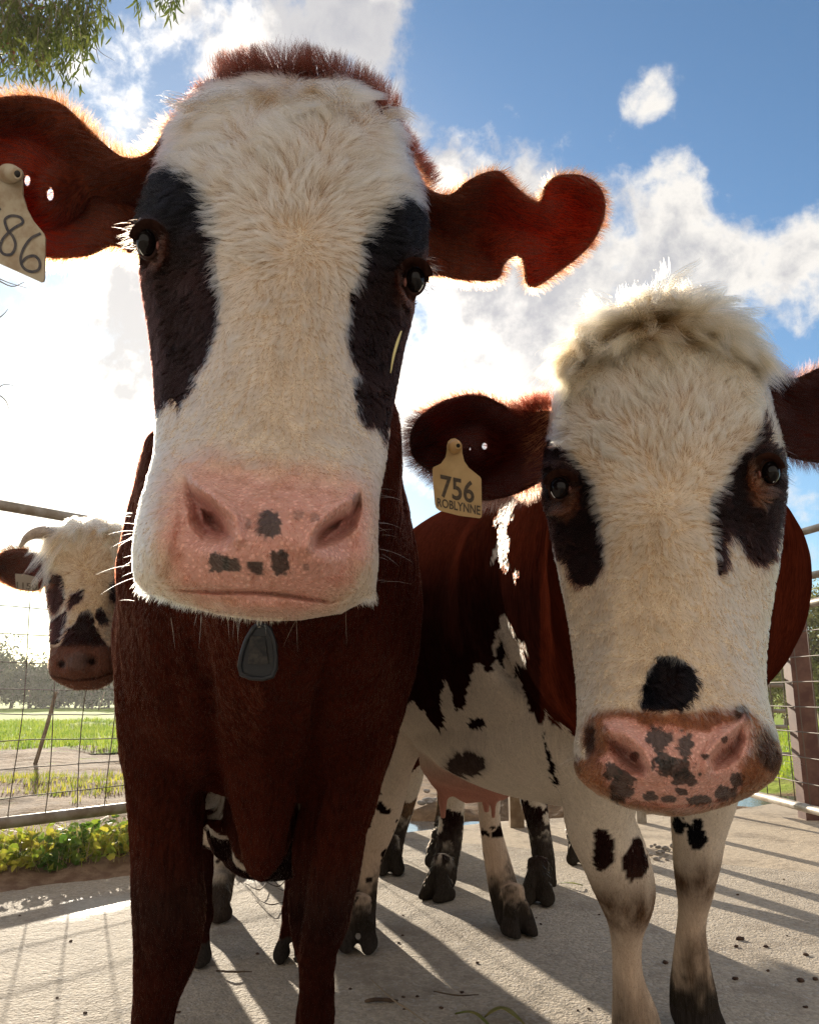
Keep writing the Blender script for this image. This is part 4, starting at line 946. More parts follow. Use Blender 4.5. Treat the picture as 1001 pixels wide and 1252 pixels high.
# coat of the trunk, laid out on the side of the animal as seen from the yard
WH_B = [(604, 783), (612, 757), (618, 750), (626, 765), (629, 780), (642, 790), (643, 800), (635, 830), (650, 868), (662, 890), (668, 868), (672, 882), (692, 888), (700, 900), (830, 900), (830, 1300), (400, 1300), (400, 900), (470, 895), (488, 870), (500, 858), (512, 862), (530, 888), (538, 895), (545, 888), (538, 870), (542, 832), (550, 850), (556, 870), (566, 866), (572, 840), (584, 812), (596, 822), (604, 805)]
WH_B2 = [(600, 640), (612, 622), (634, 606), (630, 622), (622, 640), (620, 660), (618, 678), (622, 690), (616, 702), (610, 682), (600, 688), (606, 665), (610, 640), (602, 645)]
WH_B3 = [(628, 705), (636, 698), (634, 710), (630, 712)]
DK_B = [(583, 884, 10, 8), (570, 935, 22, 14), (612, 803, 6, 14), (634, 820, 5, 8), (737, 1040, 13, 26), (777, 1052, 14, 26), (845, 1000, 0, 0)]
def body_coatB(V):
    x, y, d = proj(V); n = len(V); h = V
    jx = vnoise(h, 40, 71) * 4 + vnoise(h, 110, 72) * 2.5; jy = vnoise(h, 40, 73) * 6 + vnoise(h, 110, 74) * 3
    X, Y = x + jx, y + jy
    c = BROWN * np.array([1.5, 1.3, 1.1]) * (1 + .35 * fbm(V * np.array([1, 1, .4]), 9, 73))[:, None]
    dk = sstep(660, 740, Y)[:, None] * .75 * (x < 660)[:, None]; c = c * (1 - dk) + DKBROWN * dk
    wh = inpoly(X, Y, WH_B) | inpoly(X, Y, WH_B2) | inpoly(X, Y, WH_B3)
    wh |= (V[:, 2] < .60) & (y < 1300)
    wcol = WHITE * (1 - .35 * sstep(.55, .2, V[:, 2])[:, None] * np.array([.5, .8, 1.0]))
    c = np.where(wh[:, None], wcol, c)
    c = np.where((inpoly(X, Y, [(664, 895), (672, 920), (682, 960), (680, 965), (668, 925)]))[:, None], DKBROWN, c)
    for sx, sy, a, b in DK_B:
        if a: q = (np.hypot((X - sx) / a, (Y - sy) / b) < 1) & (d > 1.0); c[q] = DKBROWN * (1.6 if sy < 1030 else 2.2)
    grey = sstep(1.2, .5, np.hypot((X - 568) / 30, (Y - 935) / 20))[:, None] * .6; c = c * (1 - grey) + np.array([.10, .07, .06]) * grey
    # legs: black spots high on the far foreleg, mud below
    fl_ = (y > 985) & (y < 1045) & (d > 1.75) & (d < 2.2) & (x > 800) & ((np.hypot((X - 830) / 11, (Y - 1008) / 10) < 1) | (np.hypot((X - 851) / 12, (Y - 1018) / 18) < 1)); c[fl_] = BLACK * 1.2
    leg = V[:, 2] < .52
    sp = leg & (fbm(V, 22, 77) > .30) & (V[:, 1] > 2.3); c[sp] = DKBROWN
    kn = np.exp(-((V[:, 2] - .36) / .055) ** 2) * leg * (V[:, 1] < 2.2) * np.clip(.85 + .5 * vnoise(V * [1, 1, .25], 60, 83) + .3 * vnoise(V, 25, 84), .2, 1); c = c * (1 - kn[:, None]) + np.array([.11, .06, .034]) * kn[:, None]
    mud = sstep(.22, .05, V[:, 2] + .09 * vnoise(V * [1, 1, .5], 22, 78) + .04 * vnoise(V, 80, 7)) * np.where(V[:, 1] > 2.3, 1, np.where(x > 810, .9, .6)); c = c * (1 - mud[:, None]) + np.array([.040, .030, .024]) * mud[:, None]
    mud2 = sstep(.42, .10, V[:, 2]) * np.where(x > 810, 1.0, .6) * np.clip(.7 + .7 * vnoise(V * [1, 1, .2], 55, 85), 0, 1) * (V[:, 1] < 2.3) * sstep(-.2, .5, vnoise(V * np.array([1, 1, .4]), 20, 79)) * .85; c = c * (1 - mud2[:, None]) + np.array([.085, .048, .026]) * mud2[:, None]
    mf = sstep(.135, .085, V[:, 2] + .035 * vnoise(V * [1, 1, .3], 50, 3))[:, None]; c = c * (1 - mf) + np.array([.036, .028, .022]) * mf
    ud = (np.hypot(V[:, 0] - ux, V[:, 1] - uy) < .20) & (V[:, 2] < .62) & (V[:, 2] > .40); q = sstep(.66, .50, V[:, 2])[:, None] * ud[:, None]; c = c * (1 - q) + PINK * np.array([.85, .8, .75]) * q
    return c
cb = body_coatB(VB2); cb[VB2[:, 2] < .06] = (.04, .032, .028)
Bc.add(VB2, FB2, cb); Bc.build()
# fur
V, FF, px, py, fr = headB; N = vnormals(V, FF)
if (N * (CAM - V)).sum(1)[fr > .5].mean() < 0: N = -N
wv = visw(V, N); sdp = sdist(px, py, PINK_B)
wv *= np.where(sdp > 3, .06, 1) * sstep(.85, 1.15, np.hypot((px - 683) / 14, (py - 597) / 16)) * sstep(.85, 1.15, np.hypot((px - 940) / 14, (py - 578) / 17))
roots, t, B = scatter(V, FF, wv, int(120000 * FN), 51); rn = np.stack([bary(N[:, k], t, B) for k in range(3)], 1); rx = bary(px, t, B); ry = bary(py, t, B); rr = np.random.default_rng(53)
dx, dy = rx - 808, ry - 612; L = np.hypot(dx, dy) + 1e-3; dx, dy = dx / L, dy / L
low = sstep(20, 200, ry - 612); side = np.clip((rx - 825) / 130, -1, 1); dx = dx * (1 - low) + side * .6 * low; dy = dy * (1 - low) + low
nz = fbm(np.stack([rx, ry, 0 * rx], 1), 1 / 26, 56) * 1.0 + fbm(np.stack([rx, ry, 0 * rx], 1), 1 / 8, 58) * .5; dx, dy = dx * np.cos(nz) - dy * np.sin(nz), dx * np.sin(nz) + dy * np.cos(nz)
col, _ = coatB(rx, ry, roots, 1.8, rr); col = colvar(col, roots, 54, .22, .28)
sdr = sdist(rx, ry, TAN_B)
ln = .014 + .014 * sstep(600, 480, ry); ln = ln * (1 - .50 * sstep(610, 760, ry)); ln = np.where(sdr > -6, .006, ln) * (.7 + .6 * rr.random(len(rx)))
hair("fur", Bc.body, roots, tangent(dx, dy, rn), rn, ln, col, np.where(sdr > -6, .00014, .00024) * (.8 + .5 * rr.random(len(rx))), K=5, clump=.82, cell=.0082, curl=.10, lift=(.45, .08), seed=55, mat=M_FUR)
# shaggy forelock: long locks parting from the poll
def forelock(cow, pts, n, ln, seed, col, rad=.00022, cell=.016, grav=1.0):
    """pts: (px, py, depth, dirx, diry(up +)) guide roots"""
    r = np.random.default_rng(seed); g = np.array(pts, float); k = r.integers(0, len(g), n)
    w_ = r.dirichlet([1.0, 1.0], n); k2 = np.clip(k + r.integers(-1, 2, n), 0, len(g) - 1); q = g[k] * w_[:, :1] + g[k2] * w_[:, 1:]
    p = P(q[:, 0] + r.normal(0, 8, n), q[:, 1] + r.normal(0, 7, n), q[:, 2] + r.normal(0, .012, n))
    gg = vnoise(p, 45, seed)[:, None] * .7
    D_ = (q[:, 3] + r.normal(0, .22, n))[:, None] * RIGHT + gg * RIGHT + (q[:, 4] + r.normal(0, .2, n))[:, None] * UP + vnoise(p, 45, seed + 5)[:, None] * .4 * UP - (.45 + r.normal(0, .2, n))[:, None] * FWD; D_ /= np.linalg.norm(D_, axis=1)[:, None]
    K = 8; tt = np.linspace(0, 1, K)[None, :, None]; L = (ln * (.55 + .3 * r.random(n)) * (1 + .5 * vnoise(p, 30, seed + 9)))[:, None, None]
    pp = p[:, None] + L * (D_[:, None] * tt + np.array([0, -.15, -1.0]) * grav * (tt ** 2) * .9)
    key = np.floor(p / cell).astype(np.int64); kk = (key[:, 0] * 73856093) ^ (key[:, 1] * 19349663) ^ (key[:, 2] * 83492791); _, inv = np.unique(kk, return_inverse=True); c = np.bincount(inv).astype(float)
    tip = pp[:, -1]; cen = np.stack([np.bincount(inv, tip[:, j]) / c for j in range(3)], 1)[inv]; pp += (cen - tip)[:, None] * .7 * tt ** 1.3
    ph = r.random(n)[:, None, None] * .8 + (inv % 7)[:, None, None]
    pp += np.array([1.0, 0, 0]) * np.sin(tt * 5 + ph) * .06 * L * tt + np.array([0, 0, 1.0]) * np.cos(tt * 6 + ph) * .04 * L * tt
    hc = bpy.data.hair_curves.new("fur_forelock"); hc.add_curves([K] * n); hc.attributes['position'].data.foreach_set('vector', pp.astype(np.float32).ravel())
    ra = hc.attributes.get('radius') or hc.attributes.new('radius', 'FLOAT', 'POINT'); prof = 1 - np.linspace(0, 1, K) ** 2 * .85
    ra.data.foreach_set('value', (np.full((n, 1), rad) * prof[None]).astype(np.float32).ravel())
    ca = hc.attributes.new('coat', 'FLOAT_COLOR', 'CURVE'); cc = np.tile(col, (n, 1)) * (.65 + .6 * r.random(n))[:, None]; ca.data.foreach_set('color', np.concatenate([cc, np.ones((n, 1))], 1).astype(np.float32).ravel())
    hc.materials.append(M_FUR); o = bpy.data.objects.new("fur_forelock", hc); link(o); set_parent(o, cow.body); return o
LC = np.array([.78, .56, .36])
def locks(cow, guides, per, seed, col, name="fur_locks", rad=.0002, spread=.007):
    """tousled locks: each guide (px, py, depth, ux, uy, length, gravity) is one tapering bundle of hairs"""
    r = np.random.default_rng(seed); K = 9; tt = np.linspace(0, 1, K); PT = []; CO = []
    for (gx_, gy_, gd, ux_, uy_, L, gr) in guides:
        p = P(gx_, gy_, gd); D_ = ux_ * RIGHT + uy_ * UP - r.uniform(.25, .7) * FWD; D_ /= np.linalg.norm(D_)
        swirl = r.uniform(-1, 1) * RIGHT * .35 + r.uniform(-.4, .2) * FWD; ph = r.uniform(0, 6)
        C = p + L * (D_ * tt[:, None] + np.array([0, 0, -1.0]) * gr * tt[:, None] ** 2 + swirl * np.sin(tt * 2.6)[:, None] * tt[:, None] * .8 + RIGHT * .05 * np.sin(tt * 7 + ph)[:, None])
        n = int(per * r.uniform(.6, 1.3)); o = r.normal(0, 1, (n, 3)) * spread * r.uniform(.7, 1.3); w_ = 1 - .80 * tt ** 1.2; lf = r.uniform(.72, 1.05, n)
        q = C[None] + o[:, None] * w_[None, :, None]; q = q[:, :1] + (q - q[:, :1]) * lf[:, None, None]; q += r.normal(0, .0009, (n, 1, 3)) * tt[None, :, None] * 3
        PT.append(q); CO.append(np.tile(np.array(col) * r.uniform(.70, 1.12), (n, 1)) * r.uniform(.8, 1.1, n)[:, None])
    pp_ = np.concatenate(PT); cc = np.concatenate(CO); n = len(pp_)
    hc = bpy.data.hair_curves.new(name); hc.add_curves([K] * n); hc.attributes['position'].data.foreach_set('vector', pp_.astype(np.float32).ravel())
    ra = hc.attributes.get('radius') or hc.attributes.new('radius', 'FLOAT', 'POINT'); ra.data.foreach_set('value', (np.full((n, 1), rad) * (1 - tt ** 2 * .85)[None]).astype(np.float32).ravel())
    ca = hc.attributes.new('coat', 'FLOAT_COLOR', 'CURVE'); ca.data.foreach_set('color', np.concatenate([cc, np.ones((n, 1))], 1).astype(np.float32).ravel())
    hc.materials.append(M_LOCK); o = bpy.data.objects.new(name, hc); link(o); set_parent(o, cow.body); return o
r = np.random.default_rng(200); gs = []
for k in range(88):                                  # fanning out from the crown
    a_ = r.uniform(-1.35, 1.35); x = 800 + 48 * a_ / 1.35 * r.uniform(.3, 1.3) + r.normal(0, 8); y = 386 + 14 * abs(a_) + r.uniform(-6, 22)
    gs.append((x, y, .985 - (y - 386) * .0009, math.sin(a_) * 1.0 + r.normal(0, .35), math.cos(a_) * .6 + r.normal(.1, .3), r.uniform(.050, .11) * (1 - .12 * abs(a_)), r.uniform(.15, .8)))
for k in range(60):                                  # fringe lying over the brow
    f = r.uniform(-1, 1); x = 803 + 100 * f; y = 416 + 26 * f * f + r.uniform(-8, 24)
    gs.append((x, y, .940 + .012 * abs(f), f * .35 + r.normal(0, .25), .05 + r.normal(0, .2), r.uniform(.035, .06), r.uniform(.5, .9)))
for k in range(46):                                  # short wisps blending into the forehead
    f = r.uniform(-1, 1); x = 805 + 98 * f; y = 440 + 18 * f * f + r.uniform(0, 34)
    gs.append((x, y, .918 + .016 * abs(f) - (y - 440) * .0007, f * .4 + r.normal(0, .3), -.3 + r.normal(0, .25), r.uniform(.02, .034), r.uniform(.2, .6)))
for k in range(56):                                  # side locks
    sd_ = r.choice([-1, 1]); f = r.random(); x = 803 + sd_ * (72 + 34 * f) ; y = 398 + 56 * f + r.uniform(-5, 8)
    gs.append((x, y, .975 - .02 * f, sd_ * r.uniform(.2, .7), r.uniform(-.1, .5), r.uniform(.035, .065), r.uniform(.6, 1.0)))
for k in range(20):
    x = r.normal(812, 40); gs.append((x, r.uniform(372, 388), 1.0, (x - 800) / 90 + r.normal(0, .35), 1.0, r.uniform(.025, .045), r.uniform(.1, .4)))
locks(Bc, gs, 95, 201, LC, rad=.00022, spread=.0065)
gs = []
for k in range(46):
    x = r.uniform(232, 476); u = (x - 360) / 120; y = 112 + 16 * abs(u) ** 2 + r.uniform(0, 30)
    gs.append((x, y, .745 + .02 * abs(u) - (y - 112) * .0006, r.choice([-1, 1]) * r.uniform(.5, 1.0), r.uniform(-.2, .5), r.uniform(.022, .042), r.uniform(.2, .7)))
for k in range(16): gs.append((r.uniform(330, 430), r.uniform(118, 150), .73, r.normal(0, .25), -.5, r.uniform(.03, .045), .8))
locks(A, gs, 80, 202, WHITE * np.array([.92, .82, .72]), rad=.00016, spread=.0045)
ear_fur(Bc, VL, FL, iL, 9000, .018, np.array([.055, .016, .014]), (-.8, .15), 71, rim=4200, rimln=.026, rimcol=np.array([.10, .035, .02]))
ear_fur(Bc, VR, FR, iR, 5000, .016, np.array([.04, .014, .012]), (.8, .2), 73, rim=2600, rimln=.022, rimcol=np.array([.05, .02, .015]))
body_fur(Bc, VB2, FB2, body_coatB, 34000, .0065, 75, rad=.0002, clump=0.0, lift=.15, keep=1.0 - (sstep(.60, .66, VB2[:, 2]) > 0) * (body_coatB(VB2).mean(1) < .25))
whiskers(Bc, [(705, 930, 5, 14, .78, -1, 0), (952, 925, 5, 14, .78, 1, 0), (820, 985, 50, 3, .76, 0, 1.0)], .022, 76, n=22, col=(.7, .6, .5))
whiskers(Bc, [(672, 590, 4, 9, .885, -1, .4), (952, 570, 4, 9, .885, .9, .5)], .018, 77, n=70, col=(.04, .03, .025), rad=.0002)
tuft(Bc, [640, 650, 662, 672], [512, 500, 500, 496], [1.04] * 4, 900, .03, BROWN * 1.6, 6, 78, upd=(-.5, .8))

# ================================================================ COW C : horned cow at the left, farther back
Cc = Cow("cow", (-.75, 3.3, 0), label="horned cow with a dark nose patch looking past the brown cow, by the wire gate", cat="cow", group="cows crowding up in the yard")
rowsC = [(638, 88, 128, 2.48, 2.5, 2.6, 2.0), (645, 70, 145, 2.40, 2.46, 2.62, 2.1), (660, 60, 154, 2.34, 2.43, 2.63, 2.3), (685, 57, 158, 2.29, 2.40, 2.64, 2.3), (710, 57, 160, 2.25, 2.38, 2.63, 2.3), (735, 60, 156, 2.22, 2.35, 2.6, 2.2),
 (760, 63, 150, 2.19, 2.31, 2.55, 2.2), (780, 63, 146, 2.16, 2.27, 2.5, 2.4), (800, 61, 144, 2.12, 2.23, 2.46, 2.6), (818, 60, 144, 2.11, 2.21, 2.42, 2.6), (830, 66, 140, 2.12, 2.20, 2.40, 2.4), (838, 80, 132, 2.14, 2.20, 2.36, 2.2), (843, 92, 120, 2.17, 2.21, 2.3, 2.0)]
px, py, d, fr, FCh = head_loft(rowsC, 200, 170, tilt=-.03)
disp = -.022 * gauss(px, py, 76, 812, 5, 5) - .022 * gauss(px, py, 113, 809, 6, 5) - .012 * np.exp(-(pline(px, py, [(60, 826), (90, 832), (120, 829), (142, 820)]) / 1.8) ** 2) + .012 * gauss(px, py, 94, 810, 12, 12) - .02 * gauss(px, py, 72, 745, 8, 20) - .02 * gauss(px, py, 140, 750, 8, 20)
V = P(px, py, d - disp * sstep(0, .25, fr))
PC = [[(61, 706), (68, 702), (75, 704), (79, 718), (79, 735), (73, 746), (64, 748), (60, 735), (55, 720)], [(84, 742), (88, 726), (98, 720), (106, 722), (102, 732), (92, 738), (87, 746)], [(132, 718), (140, 705), (160, 700), (165, 740), (142, 738), (134, 730)], [(117, 745), (125, 742), (134, 760), (124, 763), (117, 756)],
 [(64, 756), (76, 750), (84, 742), (80, 768), (72, 786), (62, 790)], [(98, 748), (108, 745), (115, 752), (116, 766), (124, 780), (132, 790), (145, 795), (150, 830), (55, 830), (62, 798), (74, 788), (84, 768), (94, 762)]]
def coatC(px, py, pos, jit=0.0, r=None):
    n = len(px); h = np.stack([px, py, 0 * px], 1); x = px + vnoise(h, 1 / 5, 81) * 2; y = py + vnoise(h, 1 / 5, 82) * 2.5
    if jit: x = x + r.normal(0, jit, n); y = y + r.normal(0, jit, n)
    c = np.tile(WHITE * np.array([.80, .72, .60]), (n, 1))
    for p in PC: c = np.where(inpoly(x, y, p)[:, None], DKBROWN * np.array([2.0, 1.3, 1.2]), c)
    m = sstep(786, 794, py)[:, None]; c = c * (1 - m) + np.array([.11, .042, .026]) * m
    g = sstep(1.2, .7, np.hypot((px - 95) / 14, (py - 808) / 12))[:, None] * .7; c = c * (1 - g) + np.array([.12, .075, .065]) * g
    for nx_, ny_ in ((76, 812), (113, 809)): q = sstep(1.4, .6, np.hypot((px - nx_) / 4.5, (py - ny_) / 4.5))[:, None]; c = c * (1 - q) + np.array([.015, .006, .005]) * q
    ml = sstep(2.2, .6, pline(px, py, [(60, 826), (90, 832), (120, 829), (142, 820)]))[:, None] * .7; c = c * (1 - ml) + np.array([.04, .012, .008]) * ml
    e = sstep(1.2, .6, np.hypot((px - 62) / 6, (py - 712) / 9))[:, None]; c = c * (1 - e) + np.array([.16, .06, .03]) * e
    return c
wetC = sstep(788, 796, py) * .5
Cc.add(V, FCh, coatC(px, py, V), wet=wetC * .3); hC = (V, FCh, px, py, fr)
earC = [(62, 682), (50, 676), (30, 671), (12, 672), (-2, 680), (-6, 692), (-2, 706), (12, 716), (30, 722), (46, 722), (60, 712), (68, 698)]
VL, FL, iL = grow_ear(earC, lambda x, y: 2.45 + .0004 * (60 - x), g=2.5, thick=.012, cup=.04, rad=20)
Cc.add(VL, FL, np.tile([.11, .028, .016], (len(VL), 1)), thin=np.full(len(VL), .22))
earC2 = [(152, 684), (166, 676), (190, 674), (205, 690), (200, 712), (180, 722), (160, 712), (150, 698)]
VR, FR, iR = grow_ear(earC2, lambda x, y: 2.5 + 0 * x, g=4, thick=.012, cup=.03, rad=20)
Cc.add(VR, FR, np.tile([.11, .028, .016], (len(VR), 1)))
parts = [wtube([(-.93, 2.60, 1.16, .10, .15), (-.92, 2.75, 1.12, .14, .20), (-.86, 3.0, 1.04, .18, .26), (-.82, 3.25, .98, .24, .32), (-.80, 3.6, .96, .30, .36), (-.78, 4.0, .95, .33, .37), (-.75, 4.4, .97, .29, .33), (-.74, 4.65, 1.0, .15, .2)], sub=5, n=30, exps=2.15)]
parts += pxleg([(900, 235, 330, 2.98, 1.2), (960, 258, 318, 3.0, 1.2), (1010, 262, 302, 3.02, 1.1), (1040, 256, 296, 3.02, 1.1), (1070, 252, 288, 3.02, 1.1), (1095, 250, 284, 3.02, 1.1)], (264, 1124), -.2, 1.1)
parts += pxleg([(900, 160, 250, 3.25, 1.2), (960, 178, 240, 3.27, 1.2), (1010, 185, 228, 3.28, 1.1), (1050, 186, 222, 3.28, 1.1), (1075, 188, 220, 3.28, 1.1)], (204, 1098), 0, 1.1)
for tx, ty in ((-.62, 4.45), (-.92, 4.45)):
    parts += leg3((tx, ty - .1, .85), (tx, ty + .1, .5), (tx, ty + .02, .13), (tx, ty, 0), (.12, .17), .06, .035)
parts.append(wtube([(-.79, 4.15, .66, .13, .13), (-.79, 4.2, .55, .12, .12), (-.79, 4.2, .49, .08, .08)], sub=4))
VC_, FC_ = remesh(parts, .010, 3)
def body_coatC(V):
    n = len(V); c = np.where((fbm(V, 2.6, 91) + (V[:, 2] - .75) * 1.6 > 0)[:, None], BROWN * 1.3, WHITE * .9)
    c = np.where(((V[:, 2] < .5) & (fbm(V, 14, 92) > .35))[:, None], DKBROWN * 1.5, c)
    mud = sstep(.24, .10, V[:, 2] + .05 * vnoise(V, 22, 93))[:, None]; return c * (1 - mud) + np.array([.05, .036, .028]) * mud
Cc.add(VC_, FC_, body_coatC(VC_)); Cc.build()
eye(Cc, 65, 711, 2.315, 5.5, (-.6, -1, 0)); eye(Cc, 148, 712, 2.33, 5.5, (.5, -1, 0))
V, FF, px, py, fr = hC; N = vnormals(V, FF)
if (N * (CAM - V)).sum(1)[fr > .5].mean() < 0: N = -N
wv = visw(V, N) * np.where(py > 790, .25, 1); roots, t, B = scatter(V, FF, wv, 22000, 94); rn = np.stack([bary(N[:, k], t, B) for k in range(3)], 1); rx = bary(px, t, B); ry = bary(py, t, B); rr = np.random.default_rng(95)
dx, dy = rx - 108, ry - 700; L = np.hypot(dx, dy) + 1e-3; dx, dy = dx / L, dy / L; low = sstep(5, 40, ry - 700); dx *= (1 - low); dy = dy * (1 - low) + low
nz = fbm(np.stack([rx, ry, 0 * rx], 1), 1 / 9, 96) * 1.3; dx, dy = dx * np.cos(nz) - dy * np.sin(nz), dx * np.sin(nz) + dy * np.cos(nz)
ln = np.where(ry > 780, .008, .018 + .016 * sstep(720, 680, ry)) * (.7 + .6 * rr.random(len(rx)))
hair("fur", Cc.body, roots, tangent(dx, dy, rn), rn, ln, colvar(coatC(rx, ry, roots, .7, rr), roots, 97, .3, .3), np.full(len(rx), .00045), K=4, clump=.5, cell=.018, curl=.1, lift=(.7, .2), seed=98, mat=M_FUR)
r = np.random.default_rng(210); gs = []
for k in range(70):
    x = r.uniform(70, 150); u = (x - 110) / 40; y = 644 + 8 * u * u + r.uniform(0, 26); gs.append((x, y, 2.40 - (y - 644) * .002, u * .7 + r.normal(0, .4), .8 + r.normal(0, .3) - (y - 644) * .05, r.uniform(.05, .10), r.uniform(.5, 1.1)))
locks(Cc, gs, 60, 211, LC * 1.15, rad=.0004, spread=.012)
ear_fur(Cc, VL, FL, iL, 4000, .025, np.array([.09, .028, .015]), (-.8, .1), 101, rim=2200, rimln=.032, rimcol=np.array([.30, .11, .045]), rad=.0004)
body_fur(Cc, VC_, FC_, body_coatC, 14000, .02, 103, rad=.0005)
M_HORN = pmat("horn", (0.42, 0.33, 0.24), 0.45, 0.4, ncol=(.20, .14, .10), nscale=30, bump=.3, bscale=120, bdist=.001)
hp_ = P([78, 60, 45, 33, 25], [656, 652, 652, 658, 669], [2.44, 2.40, 2.36, 2.33, 2.31])
Vh, Fh = tube(hp_, [.026, .022, .017, .011, .004], [.026, .022, .017, .011, .004], xdir=(0, -1, .2), n=18, sub=6); mesh_np("horn", Vh, Fh, M_HORN, parent=Cc.root)
hp_ = P([146, 160, 176, 188, 194], [655, 652, 652, 658, 668], [2.47, 2.45, 2.42, 2.39, 2.37])
Vh, Fh = tube(hp_, [.026, .022, .017, .011, .004], [.026, .022, .017, .011, .004], xdir=(0, -1, .2), n=18, sub=6); mesh_np("horn", Vh, Fh, M_HORN, parent=Cc.root)

# ================================================================ two more cows, of which mostly the legs show
def _hoofdark(c, V):
    m_ = sstep(.16, .10, V[:, 2] + .04 * vnoise(V * [1, 1, .3], 40, 3))[:, None]; return c * (1 - m_) + np.array([.036, .028, .022]) * m_
def back_cow(label, loc, trunk, legs, seed, thr, low=.5, tanleg=0.0):
    c = Cow("cow", loc, label=label, cat="cow", group="cows crowding up in the yard")
    parts = [wtube(trunk, sub=5, n=26, exps=2.15)]
    for L in legs: parts += L
    V, F = remesh(parts, .009, 3)
    def coat(V):
        cc = np.where((fbm(V, 3.0, seed) + (V[:, 2] - .8) * 1.2 > thr)[:, None], BROWN * 1.2, WHITE * .85)
        cc = np.where(((V[:, 2] < low) & (fbm(V, 11, seed + 3) > .02))[:, None], DKBROWN * 1.6 + tanleg * np.array([.25, .14, .07]), cc)
        mud = sstep(.30, .12, V[:, 2] + .12 * vnoise(V * [1, 1, .5], 18, seed + 5) + .05 * vnoise(V, 70, seed))[:, None]; return _hoofdark(cc * (1 - mud) + np.array([.045, .034, .028]) * mud, V)
    c.add(V, F, coat(V)); c.build(); body_fur(c, V, F, coat, 9000, .02, seed + 7, rad=.0006); return c
# head for a cow standing with its back to the yard: simple lowered head beyond
def far_head(x, y, z, yaw, s=1.0):
    c, sn = math.cos(yaw), math.sin(yaw); q = lambda u, h: (x + u * sn * s, y + u * c * s, z + h)
    return [wtube([(*q(-.35, .06), .12, .16), (*q(-.1, .10), .10, .14), (*q(0, .08), .115, .13), (*q(.12, 0), .11, .11), (*q(.3, -.14), .085, .085), (*q(.42, -.22), .09, .075), (*q(.47, -.25), .05, .05)], xdir=(c, -sn, 0), sub=4)] + \
           [wtube([(*[a + b for a, b in zip(q(.0, .12), (sd * .09 * c, -sd * .09 * sn, 0))], .03, .03), (*[a + b for a, b in zip(q(-.02, .12), (sd * .2 * c, -sd * .2 * sn, 0))], .06, .02), (*[a + b for a, b in zip(q(-.02, .08), (sd * .3 * c, -sd * .3 * sn, 0))], .03, .01)], xdir=(0, 0, 1), n=12, sub=3) for sd in (-1, 1)]
gE = [G(538, 1098), G(662, 1104), G(706, 1056)]
back_cow("cow turned away with muddy legs showing under the tagged cow's udder", (.55, 4.0, 0),
 [(.36, 3.55, 1.0, .15, .2), (.38, 3.68, .98, .24, .28), (.46, 4.0, .93, .30, .35), (.62, 4.4, .92, .32, .36), (.78, 4.8, .94, .27, .33), (.90, 5.1, .98, .18, .25), (.98, 5.35, 1.02, .12, .17)],
 [pxleg([(870, 520, 580, 3.32, 1.3), (930, 532, 572, 3.38, 1.3), (980, 538, 568, 3.42, 1.2), (1020, 534, 566, 3.42, 1.1), (1055, 530, 560, 3.40, 1.1), (1075, 524, 558, 3.38, 1.1)], (538, 1099), -.7, 1.15),
  pxleg([(870, 610, 670, 3.35, 1.3), (930, 628, 668, 3.42, 1.3), (970, 634, 668, 3.46, 1.2), (1010, 644, 672, 3.46, 1.1), (1050, 650, 678, 3.44, 1.1), (1080, 648, 680, 3.40, 1.1)], (658, 1104), -.25, 1.15),
  leg3((.82, 4.5, .8), (.83, 4.42, .42), (gE[2][0], gE[2][1] + .03, .13), (gE[2][0], gE[2][1], 0), (.1, .15), .06, .036), leg3((1.1, 4.75, .8), (1.12, 4.7, .42), (1.12, 4.72, .13), (1.12, 4.72, 0), (.1, .15), .06, .036), far_head(1.05, 5.55, .95, .5)], 121, .05)
back_cow("cow turned away with tan muddied legs, beside the tagged cow's near hind leg", (0, 4.3, 0),
 [(-.03, 4.0, 1.0, .15, .2), (-.03, 4.15, .98, .24, .28), (-.10, 4.5, .93, .30, .35), (-.22, 4.9, .92, .32, .36), (-.34, 5.3, .94, .27, .33), (-.40, 5.55, .98, .18, .25), (-.44, 5.8, 1.02, .12, .17)],
 [pxleg([(870, 470, 530, 3.85, 1.3), (930, 484, 522, 3.88, 1.3), (980, 478, 508, 3.90, 1.2), (1020, 468, 496, 3.88, 1.1), (1045, 464, 492, 3.86, 1.1)], (477, 1068), 0, 1.15),
  pxleg([(870, 510, 560, 4.05, 1.3), (930, 530, 562, 4.08, 1.3), (980, 534, 560, 4.10, 1.2), (1010, 530, 556, 4.08, 1.1), (1035, 526, 552, 4.06, 1.1)], (537, 1058), -.2, 1.15),
  leg3((-.2, 5.2, .8), (-.2, 5.15, .42), (-.2, 5.17, .13), (-.2, 5.17, 0), (.1, .15), .06, .036), leg3((-.5, 5.1, .8), (-.5, 5.05, .42), (-.5, 5.07, .13), (-.5, 5.07, 0), (.1, .15), .06, .036), far_head(-.5, 6.0, .95, -.3)], 131, .1, tanleg=.5)

